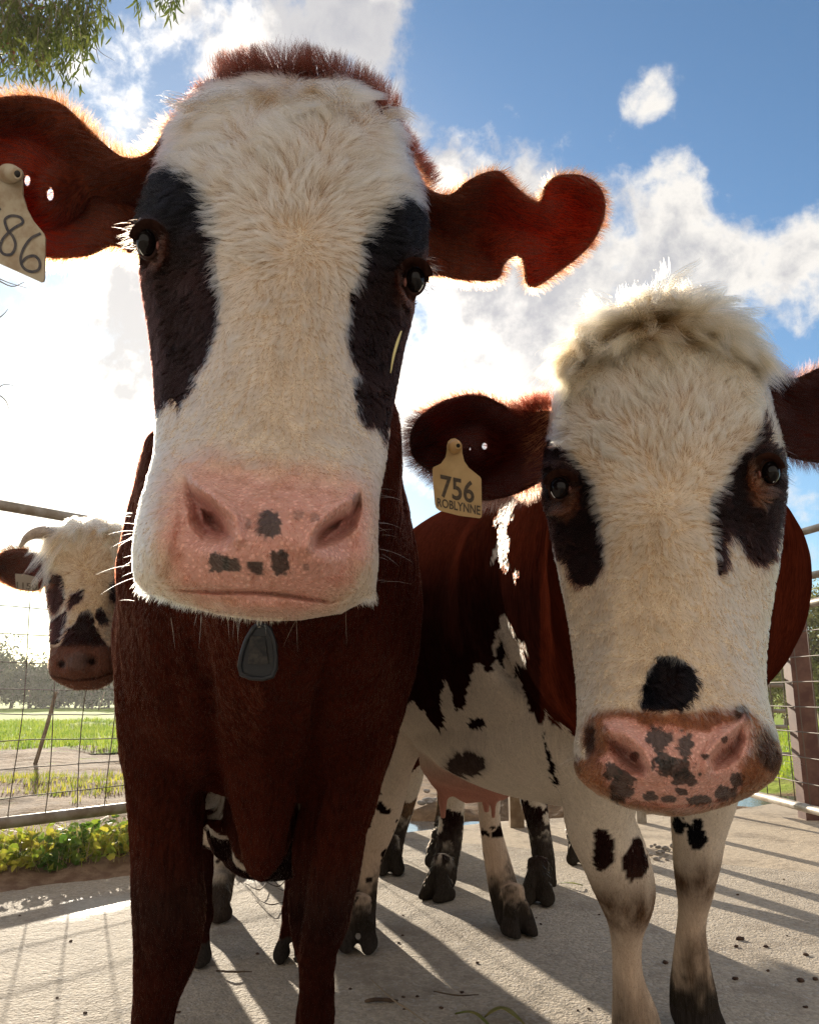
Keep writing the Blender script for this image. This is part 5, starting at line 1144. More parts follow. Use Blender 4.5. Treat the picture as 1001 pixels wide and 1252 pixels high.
# ---------------------------------------------------------------- ear tags and other small things on the cows
M_TAG = pmat("tag_yellow_plastic", (0.60, 0.42, 0.20), 0.42, 0.4, ncol=(.50, .33, .15), nscale=25, bump=.15, bscale=250, bdist=.0006)
M_TAG2 = pmat("tag_dull_plastic", (0.42, 0.36, 0.26), 0.5, 0.4, ncol=(.30, .22, .14), nscale=60, ramp=(.4, .7))
M_TAGC = pmat("tag_pale_plastic", (0.24, 0.20, 0.16), 0.5, 0.4)
M_INK = pmat("tag_ink", (0.075, 0.055, 0.040), 0.6, 0.3, ncol=(.12, .09, .06), nscale=300)
M_INK2 = pmat("tag_pen_ink", (0.045, 0.045, 0.060), 0.6, 0.3, ncol=(.09, .08, .08), nscale=200)
M_STUD = pmat("tag_stud_plastic", (0.50, 0.30, 0.12), 0.35, 0.5); M_DARK = pmat("hole_dark", (0.01, 0.008, 0.006), 0.6)
def plate(name, outline, depth, th, mat, parent, extra=None, bev=.0):
    """flat plate with thickness; outline in photo pixels on the surface depth(x, y)"""
    ol = np.array(outline, float); n = len(ol); c = ol.mean(0)
    vs, es, fs, _, _, _ = delaunay_2d_cdt([Vector(p) for p in ol], [(i, (i + 1) % n) for i in range(n)], [], 1, 1e-5)
    A_ = np.array([tuple(v) for v in vs]); T = np.array([f for f in fs])
    a = np.cross(A_[T[:, 1]] - A_[T[:, 0]], A_[T[:, 2]] - A_[T[:, 0]]); T[a > 0] = T[a > 0][:, ::-1]
    m = len(A_); f = P(A_[:, 0], A_[:, 1], depth(A_[:, 0], A_[:, 1])); b = f + FWD * th
    i = np.arange(n); j = (i + 1) % n
    area = np.sum(A_[:n, 0] * np.roll(A_[:n, 1], -1) - np.roll(A_[:n, 0], -1) * A_[:n, 1])
    side = np.stack([i, j, j + m, i + m], 1) if area > 0 else np.stack([j, i, i + m, j + m], 1)
    return mesh_np(name, np.concatenate([f, b]), [side, np.concatenate([T, T[:, ::-1] + m])], mat, smooth=False, parent=parent)
def text_geo(s):
    cu = bpy.data.curves.new("t", 'FONT'); cu.body = s; cu.resolution_u = 4; cu.offset = .02
    o = bpy.data.objects.new("t", cu); link(o); bpy.context.view_layer.update()
    me = o.evaluated_get(bpy.context.evaluated_depsgraph_get()).to_mesh(); me.calc_loop_triangles()
    V = np.array([v.co[:] for v in me.vertices]); T = np.array([t.vertices[:] for t in me.loop_triangles])
    bpy.data.objects.remove(o); V -= V.min(0); V[:, :2] /= V[:, :2].max(0); return V, T
def text_on(name, s, quad, depth, mat, parent, off=.0006):
    V, T = text_geo(s); tl, tr, br, bl = [np.array(q, float) for q in quad]; u = V[:, :1]; v = V[:, 1:2]
    p = (bl * (1 - u) + br * u) * (1 - v) + (tl * (1 - u) + tr * u) * v
    W_ = P(p[:, 0], p[:, 1], depth(p[:, 0], p[:, 1]) - off); a = np.cross(W_[T[:, 1]] - W_[T[:, 0]], W_[T[:, 2]] - W_[T[:, 0]]) @ FWD; T[a > 0] = T[a > 0][:, ::-1]
    return mesh_np(name, W_, T, mat, smooth=False, parent=parent)
def stroke_on(name, lines, wpx, depth, mat, parent, off=.0006):
    parts = []
    for L in lines:
        L = np.array(L, float); t = np.linspace(0, len(L) - 1, (len(L) - 1) * 5 + 1); C = crom(np.arange(len(L)), L, t)
        C3 = P(C[:, 0], C[:, 1], depth(C[:, 0], C[:, 1]) - off); dd = np.linalg.norm(C3 - CAM, axis=1)
        parts.append(tube(C3, [wpx * .5 * dd[0] / FPX] * len(C), [.0004] * len(C), xdir=None if False else np.cross(C3[-1] - C3[0] + 1e-4, FWD), n=8, sub=1))
    V, F = merge(parts); return mesh_np(name, V, F, mat, parent=parent)
def ribbon_on(name, lines, wpx, depth, mat, parent, off=.0007):
    Vs = []; Fs = []; o = 0
    for L in lines:
        L = np.array(L, float); t = np.linspace(0, len(L) - 1, (len(L) - 1) * 6 + 1); C = crom(np.arange(len(L)), L, t)
        tg = np.gradient(C, axis=0); tg /= np.linalg.norm(tg, axis=1)[:, None] + 1e-9; nn = np.stack([-tg[:, 1], tg[:, 0]], 1) * wpx / 2
        a = C + nn; b = C - nn; q = np.concatenate([a, b]); n = len(C); Vs.append(P(q[:, 0], q[:, 1], depth(q[:, 0], q[:, 1]) - off))
        i = np.arange(n - 1); Fs.append(np.stack([i, i + n, i + n + 1, i + 1], 1) + o); o += 2 * n
    return mesh_np(name, np.concatenate(Vs), np.concatenate(Fs), mat, smooth=False, parent=parent)
def ring(cx, cy, d, r0px, tube_px, parent, name, mat, sqx=1.0, dz=0.0):
    n = 28; t = np.linspace(0, 2 * math.pi, n + 1); C = P(cx + r0px * sqx * np.cos(t), cy + r0px * np.sin(t), d + 0 * t)
    V, F = tube(C, [tube_px * d / FPX] * (n + 1), [tube_px * d / FPX] * (n + 1), xdir=FWD + .01, n=10, sub=1, cap=False); return mesh_np(name, V, F, mat, parent=parent)
# tag 756
dB_ = lambda x, y: .985 + .00010 * (560 - x) + 0 * y
tb = plate("ear_tag", [(555.8, 535.6), (551, 536.6), (547.5, 539.7), (546, 545), (546, 552), (544.4, 559), (538.7, 567), (529.8, 571), (528.6, 574), (529.2, 590), (531.4, 616), (533, 621), (537, 624.4), (561.5, 630.6), (586, 633.7), (588.5, 632), (589, 628), (588.2, 586), (586.8, 583), (573, 572), (567.5, 564), (565, 554), (564.7, 546), (561.5, 538.7)], dB_, .0022, M_TAG, Bc.root)
text_on("printing", "756", [(538.0, 579.3), (579.5, 588.6), (579.5, 616), (538.5, 608)], dB_, M_INK, tb); text_on("printing", "ROBLYNNE", [(534, 608.5), (587, 618.5), (587, 630), (534.4, 619.3)], dB_, M_INK, tb)
Vq, Fq = tube(np.stack([P(556, 546, .987), P(556, 546, .975), P(557.5, 545.6, .970)]), [.0088, .0085, .0060], [.0088, .0085, .0060], n=24, sub=3, xdir=RIGHT); st_ = mesh_np("stud", Vq, Fq, M_STUD, parent=tb)
ring(560, 545, .967, 3.3, .9, tb, "stud_rim", M_TAG); Vq, Fq = ball(P(560, 545, .969), .0028); mesh_np("stud_hole", Vq, Fq, M_DARK, parent=tb)
tb["label"] = "yellow tag reading 756 ROBLYNNE"
# tag 86
dA_ = lambda x, y: .775 + .00012 * (20 - x) + 0 * y
ta = plate("ear_tag", [(13, 202), (7, 203), (1, 207), (-2, 214), (-3, 226), (-14, 240), (-40, 262), (-43, 268), (-45, 300), (-42, 303.5), (0, 322.3), (50, 344.8), (53.4, 344), (54.5, 340), (55.5, 291), (53.5, 285), (41, 270), (33, 255), (28, 238), (27.5, 220), (24, 208), (19, 203.5)], dA_, .0024, M_TAG2, A.root)
s_ = 3.131
e8 = [(62, 868), (88, 852), (78, 832), (44, 826), (20, 842), (30, 880), (50, 905), (60, 940), (45, 972), (15, 972), (2, 950), (12, 915), (40, 885), (62, 868)]
e6 = [(157, 893), (120, 912), (92, 950), (80, 992), (92, 1026), (122, 1040), (150, 1030), (152, 1000), (134, 980), (106, 984), (84, 1004)]
ribbon_on("handwriting", [[(a / s_, b / s_) for a, b in e8], [(a / s_, b / s_) for a, b in e6], [(-8, 247), (1, 257)]], 3.4, dA_, M_INK2, ta)
Vq, Fq = tube(np.stack([P(11, 213, .778), P(14, 212, .765), P(19, 212.5, .757), P(22, 213, .754)]), [.0095, .0085, .0068, .0060], [.0095, .0085, .0068, .006], n=24, sub=3, xdir=UP); mesh_np("stud", Vq, Fq, M_TAG2, parent=ta)
ring(22.5, 213.2, .7515, 5.4, 1.3, ta, "stud_rim", M_TAG2, .8); Vq, Fq = ball(P(22.5, 213.2, .753), .0036); mesh_np("stud_hole", Vq, Fq, M_DARK, parent=ta)
ta["label"] = "dull plastic tag with handwritten 86"
dC_ = lambda x, y: 2.40 + 0 * x
tc_ = plate("ear_tag", [(18.8, 701.5), (30, 702), (46, 706), (47, 721.6), (46, 722.4), (20, 719.8)], dC_, .003, M_TAGC, Cc.root)
text_on("printing", "1150", [(20.6, 711.2), (45.8, 714.0), (45.8, 721.8), (20.6, 719.2)], dC_, M_INK, tc_, .002); tc_["label"] = "pale tag reading 1150"
# transponder tag hanging under the brown cow's chin
M_TRANS = pmat("transponder_plastic", (0.012, 0.014, 0.018), 0.35, 0.35, ncol=(.05, .042, .034), nscale=70, ramp=(.5, .8))
M_METAL = pmat("dull_metal", (0.30, 0.28, 0.25), 0.45, 0.5, metal=.8)
dn = lambda x, y: .93 - .0001 * (y - 790)
nt_ = plate("neck_tag", [(311, 765), (306, 770), (297, 787), (292, 822), (293, 827), (298, 829), (328, 830), (334, 828), (336, 824), (338, 790), (331, 770), (326, 765)], dn, .010, M_TRANS, A.root)
fr_ = np.array([(311, 766), (299, 789), (295, 824), (333, 827), (336, 790), (326, 766), (311, 766)], float); C = P(fr_[:, 0], fr_[:, 1], dn(fr_[:, 0], fr_[:, 1]) - .001); Vq, Fq = tube(C, [.0028] * 7, [.0028] * 7, xdir=FWD + .01, n=8, sub=3); mesh_np("tag_rim", Vq, Fq, M_TRANS, parent=nt_)
plate("tag_plate", [(306, 778), (324, 778), (328, 812), (303, 812)], lambda x, y: dn(x, y) - .003, .003, pmat("transponder_dirt", (.05, .045, .04), .6, .2, ncol=(.015, .016, .018), nscale=90), nt_)
for k, (cx, cy) in enumerate(((317, 762), (316, 754), (317, 746), (316, 738), (317, 730), (317, 722))):
    ring(cx, cy, .930 + .012 * k, 4.6, 1.1, nt_, "chain_link", M_METAL, .75 if k % 2 else .45)
C = P([318, 318, 318], [726, 690, 640], [.985, 1.05, 1.12]); Vq, Fq = tube(C, [.006] * 3, [.003] * 3, n=8, sub=3); mesh_np("strap", Vq, Fq, M_TRANS, parent=nt_)
nt_["label"] = "dark plastic transponder on a short chain"
M_STRAW = pmat("dry_straw", (.55, .48, .22), .5)
Vq, Fq = tube(P([490.5, 486, 481, 477.5], [405, 418, 436, 456], [.600, .596, .592, .592]) , [.0006, .0011, .0009, .0004], [.0006, .0008, .0008, .0004], n=8, sub=5)
tag(mesh_np("straw", Vq, Fq, M_STRAW), "thin pale straw stuck in the dark fur below the brown cow's eye", "straw")

# ================================================================ ground, slabs, water
def ground_mat():
    m, b, o = new_mat("yard_ground"); p = b.n('ShaderNodeBsdfPrincipled'); g = b.n('ShaderNodeNewGeometry').outputs['Position']
    s = b.n('ShaderNodeSeparateXYZ'); b.put(s.inputs[0], g); X, Y = s.outputs[0], s.outputs[1]
    n1 = b.noise(g, 1.6, 6, .62); n2 = b.noise(g, 14, 6, .65); n3 = b.noise(g, .35, 4, .55)
    dirt = b.mix(b.mr(n2, .35, .7), (.16, .095, .05), (.33, .215, .12)); dirt = b.mix(b.mr(n1, .46, .66), dirt, (.12, .08, .05))
    grass = b.mix(b.mr(b.noise(g, 5, 6, .7), .35, .65), (.16, .26, .015), (.32, .42, .03)); grass = b.mix(b.mr(n3, .35, .7, 0, .7), grass, (.30, .33, .05))
    edge = b.mix(b.mr(X, .5, 3.5, 0, 1), (14.5, 0, 0), (8.2, 0, 0)); es = b.n('ShaderNodeSeparateXYZ'); b.put(es.inputs[0], edge)
    f = b.mr(b.m('SUBTRACT', b.m('ADD', Y, b.m('MULTIPLY', b.m('SUBTRACT', n1, .5), 7)), es.outputs[0]), -.6, .8, 0, 1, True)
    # green strip of weeds and patches in the mud
    f = b.m('MAXIMUM', f, b.m('MULTIPLY', b.mr(b.noise(g, 1.1, 5, .6), .62, .70, 0, .8, True), b.mr(X, -1.5, -2.6, 0, 1)))
    b.put(p.inputs['Base Color'], b.mix(f, dirt, grass)); p.inputs['Roughness'].default_value = .9; p.inputs['Specular IOR Level'].default_value = .15
    bn = b.n('ShaderNodeBump'); bn.inputs['Strength'].default_value = .9; bn.inputs['Distance'].default_value = .05; b.put(bn.inputs['Height'], b.m('ADD', n1, b.m('MULTIPLY', n2, .6))); b.put(p.inputs['Normal'], bn.outputs[0])
    b.put(o.inputs[0], p.outputs[0]); return m
# ground: fine rows near, coarse far, to the horizon
ys = np.concatenate([np.linspace(-12, 2, 8), np.linspace(2.3, 18, 200), np.linspace(19, 60, 60), np.geomspace(64, 1500, 24)]); xs = np.concatenate([-np.geomspace(1500, 12, 26), np.linspace(-11.5, 11.5, 190), np.geomspace(12, 1500, 26)])
gx, gy = np.meshgrid(xs, ys); pp = np.stack([gx.ravel(), gy.ravel(), 0 * gx.ravel()], 1)
amp = sstep(2.5, 5, pp[:, 1]) * (1 - .6 * sstep(16, 40, pp[:, 1]))
z = -.16 + amp * (.07 * fbm(pp, .7, 3, 4) + .03 * fbm(pp, 4, 7, 3) * (pp[:, 1] < 16))
def bump_at(x, y, sx, sy, h): return h * np.exp(-.5 * (((pp[:, 0] - x) / sx) ** 2 + ((pp[:, 1] - y) / sy) ** 2))
gm = G(122, 882); z += bump_at(gm[0], gm[1] + .3, .9, .5, .22) * (1 + .5 * fbm(pp, 5, 9))
for (a, b_, c, d_, e_) in ((528, 972, .35, .22, .20), (690, 958, .6, .3, .26), (800, 970, .8, .3, .2)): q = G(a, b_); z += bump_at(q[0], q[1], c, d_, e_) * (1 + .6 * fbm(pp, 7, 11))
z += sstep(300, 700, pp[:, 1]) * 0
for (a, b_, c, d_) in ((600, 985, 1.1, .55), (690, 985, 1.2, .5), (137, 905, .30, .5), (960, 958, .9, .4), (500, 985, .6, .3)): q = G(a, b_); z -= bump_at(q[0], q[1], c, d_, .14)
nx = len(xs); ny = len(ys); i = np.arange(ny - 1)[:, None] * nx; j = np.arange(nx - 1)[None]
pp[:, 2] = z; GF = np.stack([i + j, i + j + 1, i + nx + j + 1, i + nx + j], -1).reshape(-1, 4)
tag(mesh_np("ground", pp, GF, ground_mat()), kind="structure")
def gz(x, y):
    k = np.argmin((pp[:, 0] - x) ** 2 + (pp[:, 1] - y) ** 2); return pp[k, 2]

def concrete(name, base, dark, joint=None, coarse=1.0, wet=()):
    m, b, o = new_mat(name); p = b.n('ShaderNodeBsdfPrincipled'); g = b.n('ShaderNodeNewGeometry').outputs['Position']
    n1 = b.noise(g, 1.3, 5, .6); n2 = b.noise(g, 160, 4, .7); n3 = b.noise(g, 24, 5, .6)
    c = b.mix(b.mr(n1, .35, .68), base, dark); c = b.mix(b.mr(n3, .45, .72, 0, .5), c, tuple(q * .62 for q in base))
    st = b.m('MULTIPLY', b.mr(b.noise(g, 2.6, 6, .68), .50, .62, 0, .70, True), b.mr(b.noise(g, 9, 5, .7), .35, .6, .3, 1)); c = b.mix(st, c, (.22, .165, .115))
    vo = b.n('ShaderNodeTexVoronoi', feature='F1'); b.put(vo.inputs['Vector'], b.v('ADD', g, b.v('SCALE', b.noise(g, 60, 2, .5, col=True), scale=.02))); vo.inputs['Scale'].default_value = 105; vo.inputs['Randomness'].default_value = 1
    sc = b.n('ShaderNodeSeparateXYZ'); b.put(sc.inputs[0], vo.outputs['Color'])
    c = b.mix(b.mr(sc.outputs[0], .0, 1.0, 0, .75 * coarse), c, tuple(q * .48 for q in base)); c = b.mix(b.mr(sc.outputs[1], .82, .95, 0, .5 * coarse), c, (.52, .47, .42))
    r = .82; wm = None
    for (wx, wy, wr) in wet:
        q = G(wx, wy); dist = b.v('LENGTH', b.v('MULTIPLY', b.v('SUBTRACT', g, tuple(q)), (1.0 / wr, .75 / wr, 1))); k = b.mr(b.m('ADD', dist, b.m('MULTIPLY', b.m('SUBTRACT', b.noise(g, 3.5, 2, .5), .5), 1.3)), .15 + .95, .35, 0, 1, True)
        wm = k if wm is None else b.m('MAXIMUM', wm, k)
    if wm is not None:
        c = b.mix(b.m('MULTIPLY', wm, .45), c, tuple(q * .4 for q in base)); b.put(p.inputs['Roughness'], b.mr(wm, 0, 1, .8, .38)); b.put(p.inputs['Specular IOR Level'], b.mr(wm, 0, 1, .3, .30))
    else: p.inputs['Roughness'].default_value = r; p.inputs['Specular IOR Level'].default_value = .3
    b.put(p.inputs['Base Color'], c)
    h = b.m('ADD', b.m('MULTIPLY', b.m('SUBTRACT', 1.0, vo.outputs['Distance']), 1.0 * coarse), b.m('ADD', b.m('MULTIPLY', n2, .8), b.m('MULTIPLY', n3, 2.0)))
    if wm is not None: h = b.m('MULTIPLY', h, b.mr(wm, 0, 1, 1, .30))
    bn = b.n('ShaderNodeBump'); bn.inputs['Strength'].default_value = .8; bn.inputs['Distance'].default_value = .0055; b.put(bn.inputs['Height'], h); b.put(p.inputs['Normal'], bn.outputs[0])
    b.put(o.inputs[0], p.outputs[0]); return m
def slab(name, poly, z0, z1, mat):
    p = np.array([q[:2] for q in poly]); n = len(p)
    # slightly ragged outline
    out = []
    for k in range(n):
        a, b_ = p[k], p[(k + 1) % n]; L = np.linalg.norm(b_ - a); m = max(1, int(L / .12)) if L < 9 else 40
        for q in range(m): out.append(a + (b_ - a) * q / m)
    p = np.array(out); n = len(p); p = p + np.stack([vnoise(np.c_[p, 0 * p[:, 0]], 5, 1), vnoise(np.c_[p, 0 * p[:, 0]], 5, 2)], 1) * .012
    V = np.concatenate([np.c_[p, np.full(n, z1)], np.c_[p, np.full(n, z0)]]); me = bpy.data.meshes.new(name)
    me.from_pydata([tuple(v) for v in V], [], [list(range(n))] + [[i, i + n, (i + 1) % n + n, (i + 1) % n] for i in range(n)]); me.materials.append(mat); me.update()
    o = bpy.data.objects.new(name, me); link(o)
    if me.polygons[0].normal.z < 0: me.flip_normals()
    return tag(o, kind="structure")
M_C1 = concrete("coarse_concrete", (.60, .505, .39), (.47, .39, .30), wet=((118, 1104, .17), (345, 1062, .22)))
M_C2 = concrete("smooth_concrete", (.58, .47, .34), (.50, .40, .29), coarse=.35)
gl = G(165, 1077); gl0 = G(0, 1097); dl = (gl0 - gl); gj0 = G(485, 1024); gj1 = G(1001, 1067); dj = gj1 - gj0
slab("pavement", [gl + dl * 6, (gl + dl * 6) + np.array([-1, -9, 0]), np.array([8, -7, 0]), gj1 + dj * 2.2, gj0, G(440, 1028), G(300, 1052)], -.22, 0, M_C1)
e_ = np.array([0, .038, 0]); slab("pavement", [gj0 + e_, gj1 + dj * 2.2 + e_, gj1 + dj * 2.2 + np.array([0, 1.75, 0]), G(1001, 990) + np.array([0, .5, 0]), G(880, 992), G(720, 997), G(610, 1003), G(480, 1018)], -.22, -.006, M_C2)
M_WATER = pmat("muddy_water", (.09, .085, .08), .04, .6, bump=.25, bscale=6, bdist=.01)
def blobpoly(name, c, rx, ry, z, mat, seed, n=60):
    t = np.linspace(0, 2 * math.pi, n, endpoint=False); r = 1 + .28 * vnoise(np.stack([np.cos(t) * 1.5, np.sin(t) * 1.5, 0 * t + seed], 1), 1.2, seed)
    V = np.stack([c[0] + rx * r * np.cos(t), c[1] + ry * r * np.sin(t), z + 0 * t], 1); V = np.concatenate([V, [[c[0], c[1], z]]])
    F = np.stack([np.full(n, n), np.arange(n), (np.arange(n) + 1) % n], 1); return tag(mesh_np(name, V, F, mat), kind="structure")
blobpoly("water", G(630, 988), 2.3, .55, -.165, M_WATER, 3); blobpoly("water", G(137, 903), .34, .7, -.20, M_WATER, 5); blobpoly("water", G(968, 957), 1.2, .5, -.175, M_WATER, 7)

# ---------------------------------------------------------------- weeds on the bank at the left
def leaf_mat(name, c1, c2, trans=.5, sc=8):
    return pmat(name, c1, .5, .3, ncol=c2, nscale=sc, trans=trans, ramp=(.4, .6))
M_WEED = leaf_mat("weed_leaves", (.24, .32, .03), (.55, .48, .06)); M_GRASS = leaf_mat("grass_blades", (.20, .32, .02), (.40, .46, .05), .45, 3); M_DRY = leaf_mat("dry_blades", (.42, .34, .15), (.30, .22, .10), .3)
def leaves(name, C, Nr, size, asp, mat, seed, lobes=7, cupv=.25, up=None):
    """many small cupped leaves in one mesh"""
    r = np.random.default_rng(seed); n = len(C); Nr = Nr / np.linalg.norm(Nr, axis=1)[:, None]
    a = np.cross(Nr, r.normal(0, 1, (n, 3)) if up is None else up); a /= np.linalg.norm(a, axis=1)[:, None] + 1e-9; b = np.cross(Nr, a)
    t = np.linspace(0, 2 * np.pi, lobes, endpoint=False); rad = 1 + .18 * np.cos(3 * t)
    R = (a[:, None] * (np.cos(t) * rad)[None, :, None] + b[:, None] * (np.sin(t) * asp * rad)[None, :, None] + Nr[:, None] * cupv * (np.abs(np.sin(t)) ** 1)[None, :, None]) * np.asarray(size)[:, None, None]
    V = np.concatenate([C[:, None] + R, C[:, None]], 1).reshape(-1, 3); k = np.arange(n)[:, None] * (lobes + 1); j = np.arange(lobes)[None]
    F = np.stack([k + lobes + 0 * j, k + j, k + (j + 1) % lobes], -1).reshape(-1, 3); return V, F
def blades(C, h, w_, seed, lean=.5):
    r = np.random.default_rng(seed); n = len(C); a = r.uniform(0, 2 * np.pi, n); d_ = np.stack([np.cos(a), np.sin(a), 0 * a], 1); s = np.stack([-np.sin(a), np.cos(a), 0 * a], 1); L = r.normal(0, lean, n)[:, None]
    h = h[:, None]; up = np.array([0, 0, 1.0]); m = C + up * h * .55 + d_ * h * L * .25; t = C + up * h * .95 + d_ * h * L * .8; w_ = w_[:, None] * s
    V = np.stack([C - w_, C + w_, m - w_ * .7, m + w_ * .7, t], 1).reshape(-1, 3); k = np.arange(n) * 5
    F4 = np.stack([k, k + 1, k + 3, k + 2], 1); F3 = np.stack([k + 2, k + 3, k + 4], 1); return V, [F4, F3]
r = np.random.default_rng(5)
# dirt bank
q0 = G(-260, 1062); q1 = G(330, 1040); nb = 90; mb = 24; u = np.linspace(0, 1, nb)[:, None]; v = np.linspace(0, 1, mb)[None]
bx = q0[0] + (q1[0] - q0[0]) * u + 0 * v; l0y = gl[1] + (bx - gl[0]) * (dl[1] / dl[0]) + .015; by = l0y + v * 1.05
bp = np.stack([bx.ravel(), by.ravel(), 0 * bx.ravel()], 1); hb = np.sin(np.clip(np.broadcast_to(v, bx.shape).ravel() * 1.9, 0, 1) * math.pi / 2) * .085 * (1 - sstep(.7, 1, np.broadcast_to(v, bx.shape).ravel())) ; bp[:, 2] = -.03 + hb + .025 * fbm(bp, 9, 4, 4)
i = np.arange(nb - 1)[:, None] * mb; j = np.arange(mb - 1)[None]; tag(mesh_np("bank", bp, np.stack([i + j, i + mb + j, i + mb + j + 1, i + j + 1], -1).reshape(-1, 4), pmat("bank_soil", (.17, .10, .065), .95, .1, ncol=(.27, .18, .12), nscale=18, bump=.8, bscale=60, bdist=.012)), kind="structure")
n = 13000; k = r.integers(0, len(bp), n); ok = (k % mb) > 6; k = k[ok]; n = len(k); cl = fbm(bp[k], 5, 14, 2)
C = bp[k] + r.normal(0, .03, (n, 3)) * [1, 1, 0] + np.stack([0 * cl, 0 * cl, .01 + np.abs(r.normal(0, .034, n)) * (1.2 + cl)], 1); keep = cl > -.5; C = C[keep]; n = len(C)
V, F = leaves("", C, np.stack([r.normal(0, .6, n), r.normal(-.2, .6, n), np.abs(r.normal(.8, .4, n))], 1), r.uniform(.10, 1, n) ** 1.5 * .022 + .006, .85, None, 3)
V2, F2 = blades(C[:3200] + [0, 0, -.05], r.uniform(.04, .16, 3200), r.uniform(.0015, .0035, 3200), 4, 1.3)
mi = np.concatenate([(r.random(len(F2[0])) < .6) * 2, (np.repeat(cl[keep], 7) > .1) * 1, (r.random(len(F2[1])) < .6) * 2])
tag(mesh_np("weeds", np.concatenate([V, V2]), [F2[0] + len(V), np.concatenate([F, F2[1] + len(V)])], smooth=False, mats=[M_WEED, leaf_mat("weed_leaves_green", (.08, .17, .02), (.20, .28, .04)), M_DRY], midx=mi), "yellow green weeds growing along the dirt bank below the gate", "weeds", kind="stuff")
# dry and green growth beyond the gate, grass in the paddock
def field(name, xr, yr, n, h, w_, mat, seed, thr, label, cat):
    r = np.random.default_rng(seed); x = r.uniform(*xr, n); y = r.uniform(*yr, n) ; c = np.stack([x, y, 0 * x], 1); ok = fbm(c, .8, seed) > thr; c = c[ok]
    ix = np.clip(np.searchsorted(xs, c[:, 0]), 0, nx - 1); iy = np.clip(np.searchsorted(ys, c[:, 1]), 0, ny - 1); c[:, 2] = pp[iy * nx + ix, 2] - .01
    V, F = blades(c, r.uniform(*h, len(c)), r.uniform(*w_, len(c)), seed, .7); tag(mesh_np(name, V, F, mat, smooth=False), label, cat, kind="stuff")
field("grass", (-9, -2.2), (5.0, 9.5), 16000, (.03, .10), (.003, .006), M_WEED, 21, .12, "patchy green growth in the mud behind the wire gate", "grass")
field("grass", (-16, -2), (14, 26), 30000, (.06, .16), (.008, .014), M_GRASS, 22, -.6, "bright sunlit paddock grass beyond the mud at the left", "grass")
field("grass", (1.5, 12), (9.0, 22), 26000, (.05, .13), (.007, .012), M_GRASS, 23, -.7, "bright paddock grass beyond the yard fence at the right", "grass")
field("grass", (-.4, 1.0), (5.3, 6.6), 500, (.05, .16), (.002, .004), M_GRASS, 24, .1, "thin grass tufts at the edge of the puddle", "grass")

# ---------------------------------------------------------------- gates, rails and posts
M_GALV = pmat("galvanised_pipe", (.34, .30, .25), .5, .5, metal=.25, ncol=(.22, .17, .12), nscale=14, bump=.2, bscale=90, bdist=.001)
M_WIRE = pmat("rusty_wire", (.13, .10, .08), .6, .4, metal=.3); M_PAINT = pmat("brown_painted_steel", (.085, .035, .027), .6, .3, ncol=(.14, .07, .05), nscale=10, bump=.2, bscale=80, bdist=.001)
M_WOOD = pmat("weathered_wood", (.16, .11, .07), .9, .2, ncol=(.26, .20, .14), nscale=12, bump=.6, bscale=40, bdist=.006)
def pipe(name, pts, rad, mat, parent, n=14):
    V, F = tube(np.array(pts, float), [rad] * len(pts), [rad] * len(pts), xdir=(.03, .05, 1) if abs(pts[0][2] - pts[-1][2]) < .5 else (1, .02, .01), n=n, sub=2); return mesh_np(name, V, F, mat, parent=parent)
a_top, b_top = P(0, 605, 3.55), P(160, 635, 4.05); a_bot, b_bot = P(0, 1003, 3.55), P(160, 990, 4.05)
hd = (b_top - a_top); hd[2] = 0; hd = hd / np.linalg.norm(hd); gate = empty("gate", (a_bot[0], a_bot[1], 0), label="wide farm gate of galvanised pipe and square wire mesh behind the horned cow", cat="gate")
zt, zb = 1.647, .228; o0 = np.array([a_bot[0], a_bot[1], 0]); at = lambda s, z: o0 + hd * s + np.array([0, 0, z])
s0, s1 = -1.3, 2.3
pipe("rail", [at(s0, zt), at(s1, zt)], .025, M_GALV, gate); pipe("rail", [at(s0, zb), at(s1, zb)], .026, M_GALV, gate)
for s in (s0, s1): pipe("upright", [at(s, zb), at(s, zt)], .025, M_GALV, gate)
ws = []; rw = np.random.default_rng(8)
mt = 1.18
for k, z_ in enumerate(np.linspace(zb + .10, mt, 8)):
    t_ = np.linspace(s0, s1, 24); C = np.array([at(s, z_ + .008 * math.sin(s * 3 + k) + rw.normal(0, .002)) for s in t_]); ws.append(tube(C, [.0024] * 24, [.0024] * 24, xdir=(0, 0, 1), n=6, sub=1))
for k, s in enumerate(np.arange(s0 + .08, s1, .158)):
    t_ = np.linspace(zb, mt + .07 * rw.random(), 14); C = np.array([at(s + .010 * math.sin(z_ * 6 + k * 2) + (.03 * sstep(.9, 1.2, np.array(z_)) if k % 3 == 0 else 0), z_) for z_ in t_]); ws.append(tube(C, [.0026] * 14, [.0026] * 14, xdir=(1, 0, 0), n=6, sub=1))
V, F = merge(ws); mesh_np("wire_mesh", V, F, M_WIRE, parent=gate)
for s, nm in ((s0 - .14, "left"), (s1 + .14, "right")):
    g_ = at(s, 0); ps = pipe("post", [g_ - [0, 0, .3], g_ + [0, 0, 1.9]], .055, M_GALV, None); tag(ps, "galvanised round post at the %s end of the wide wire gate" % ("hinge" if nm == "left" else "latch"), "post", "gate posts")
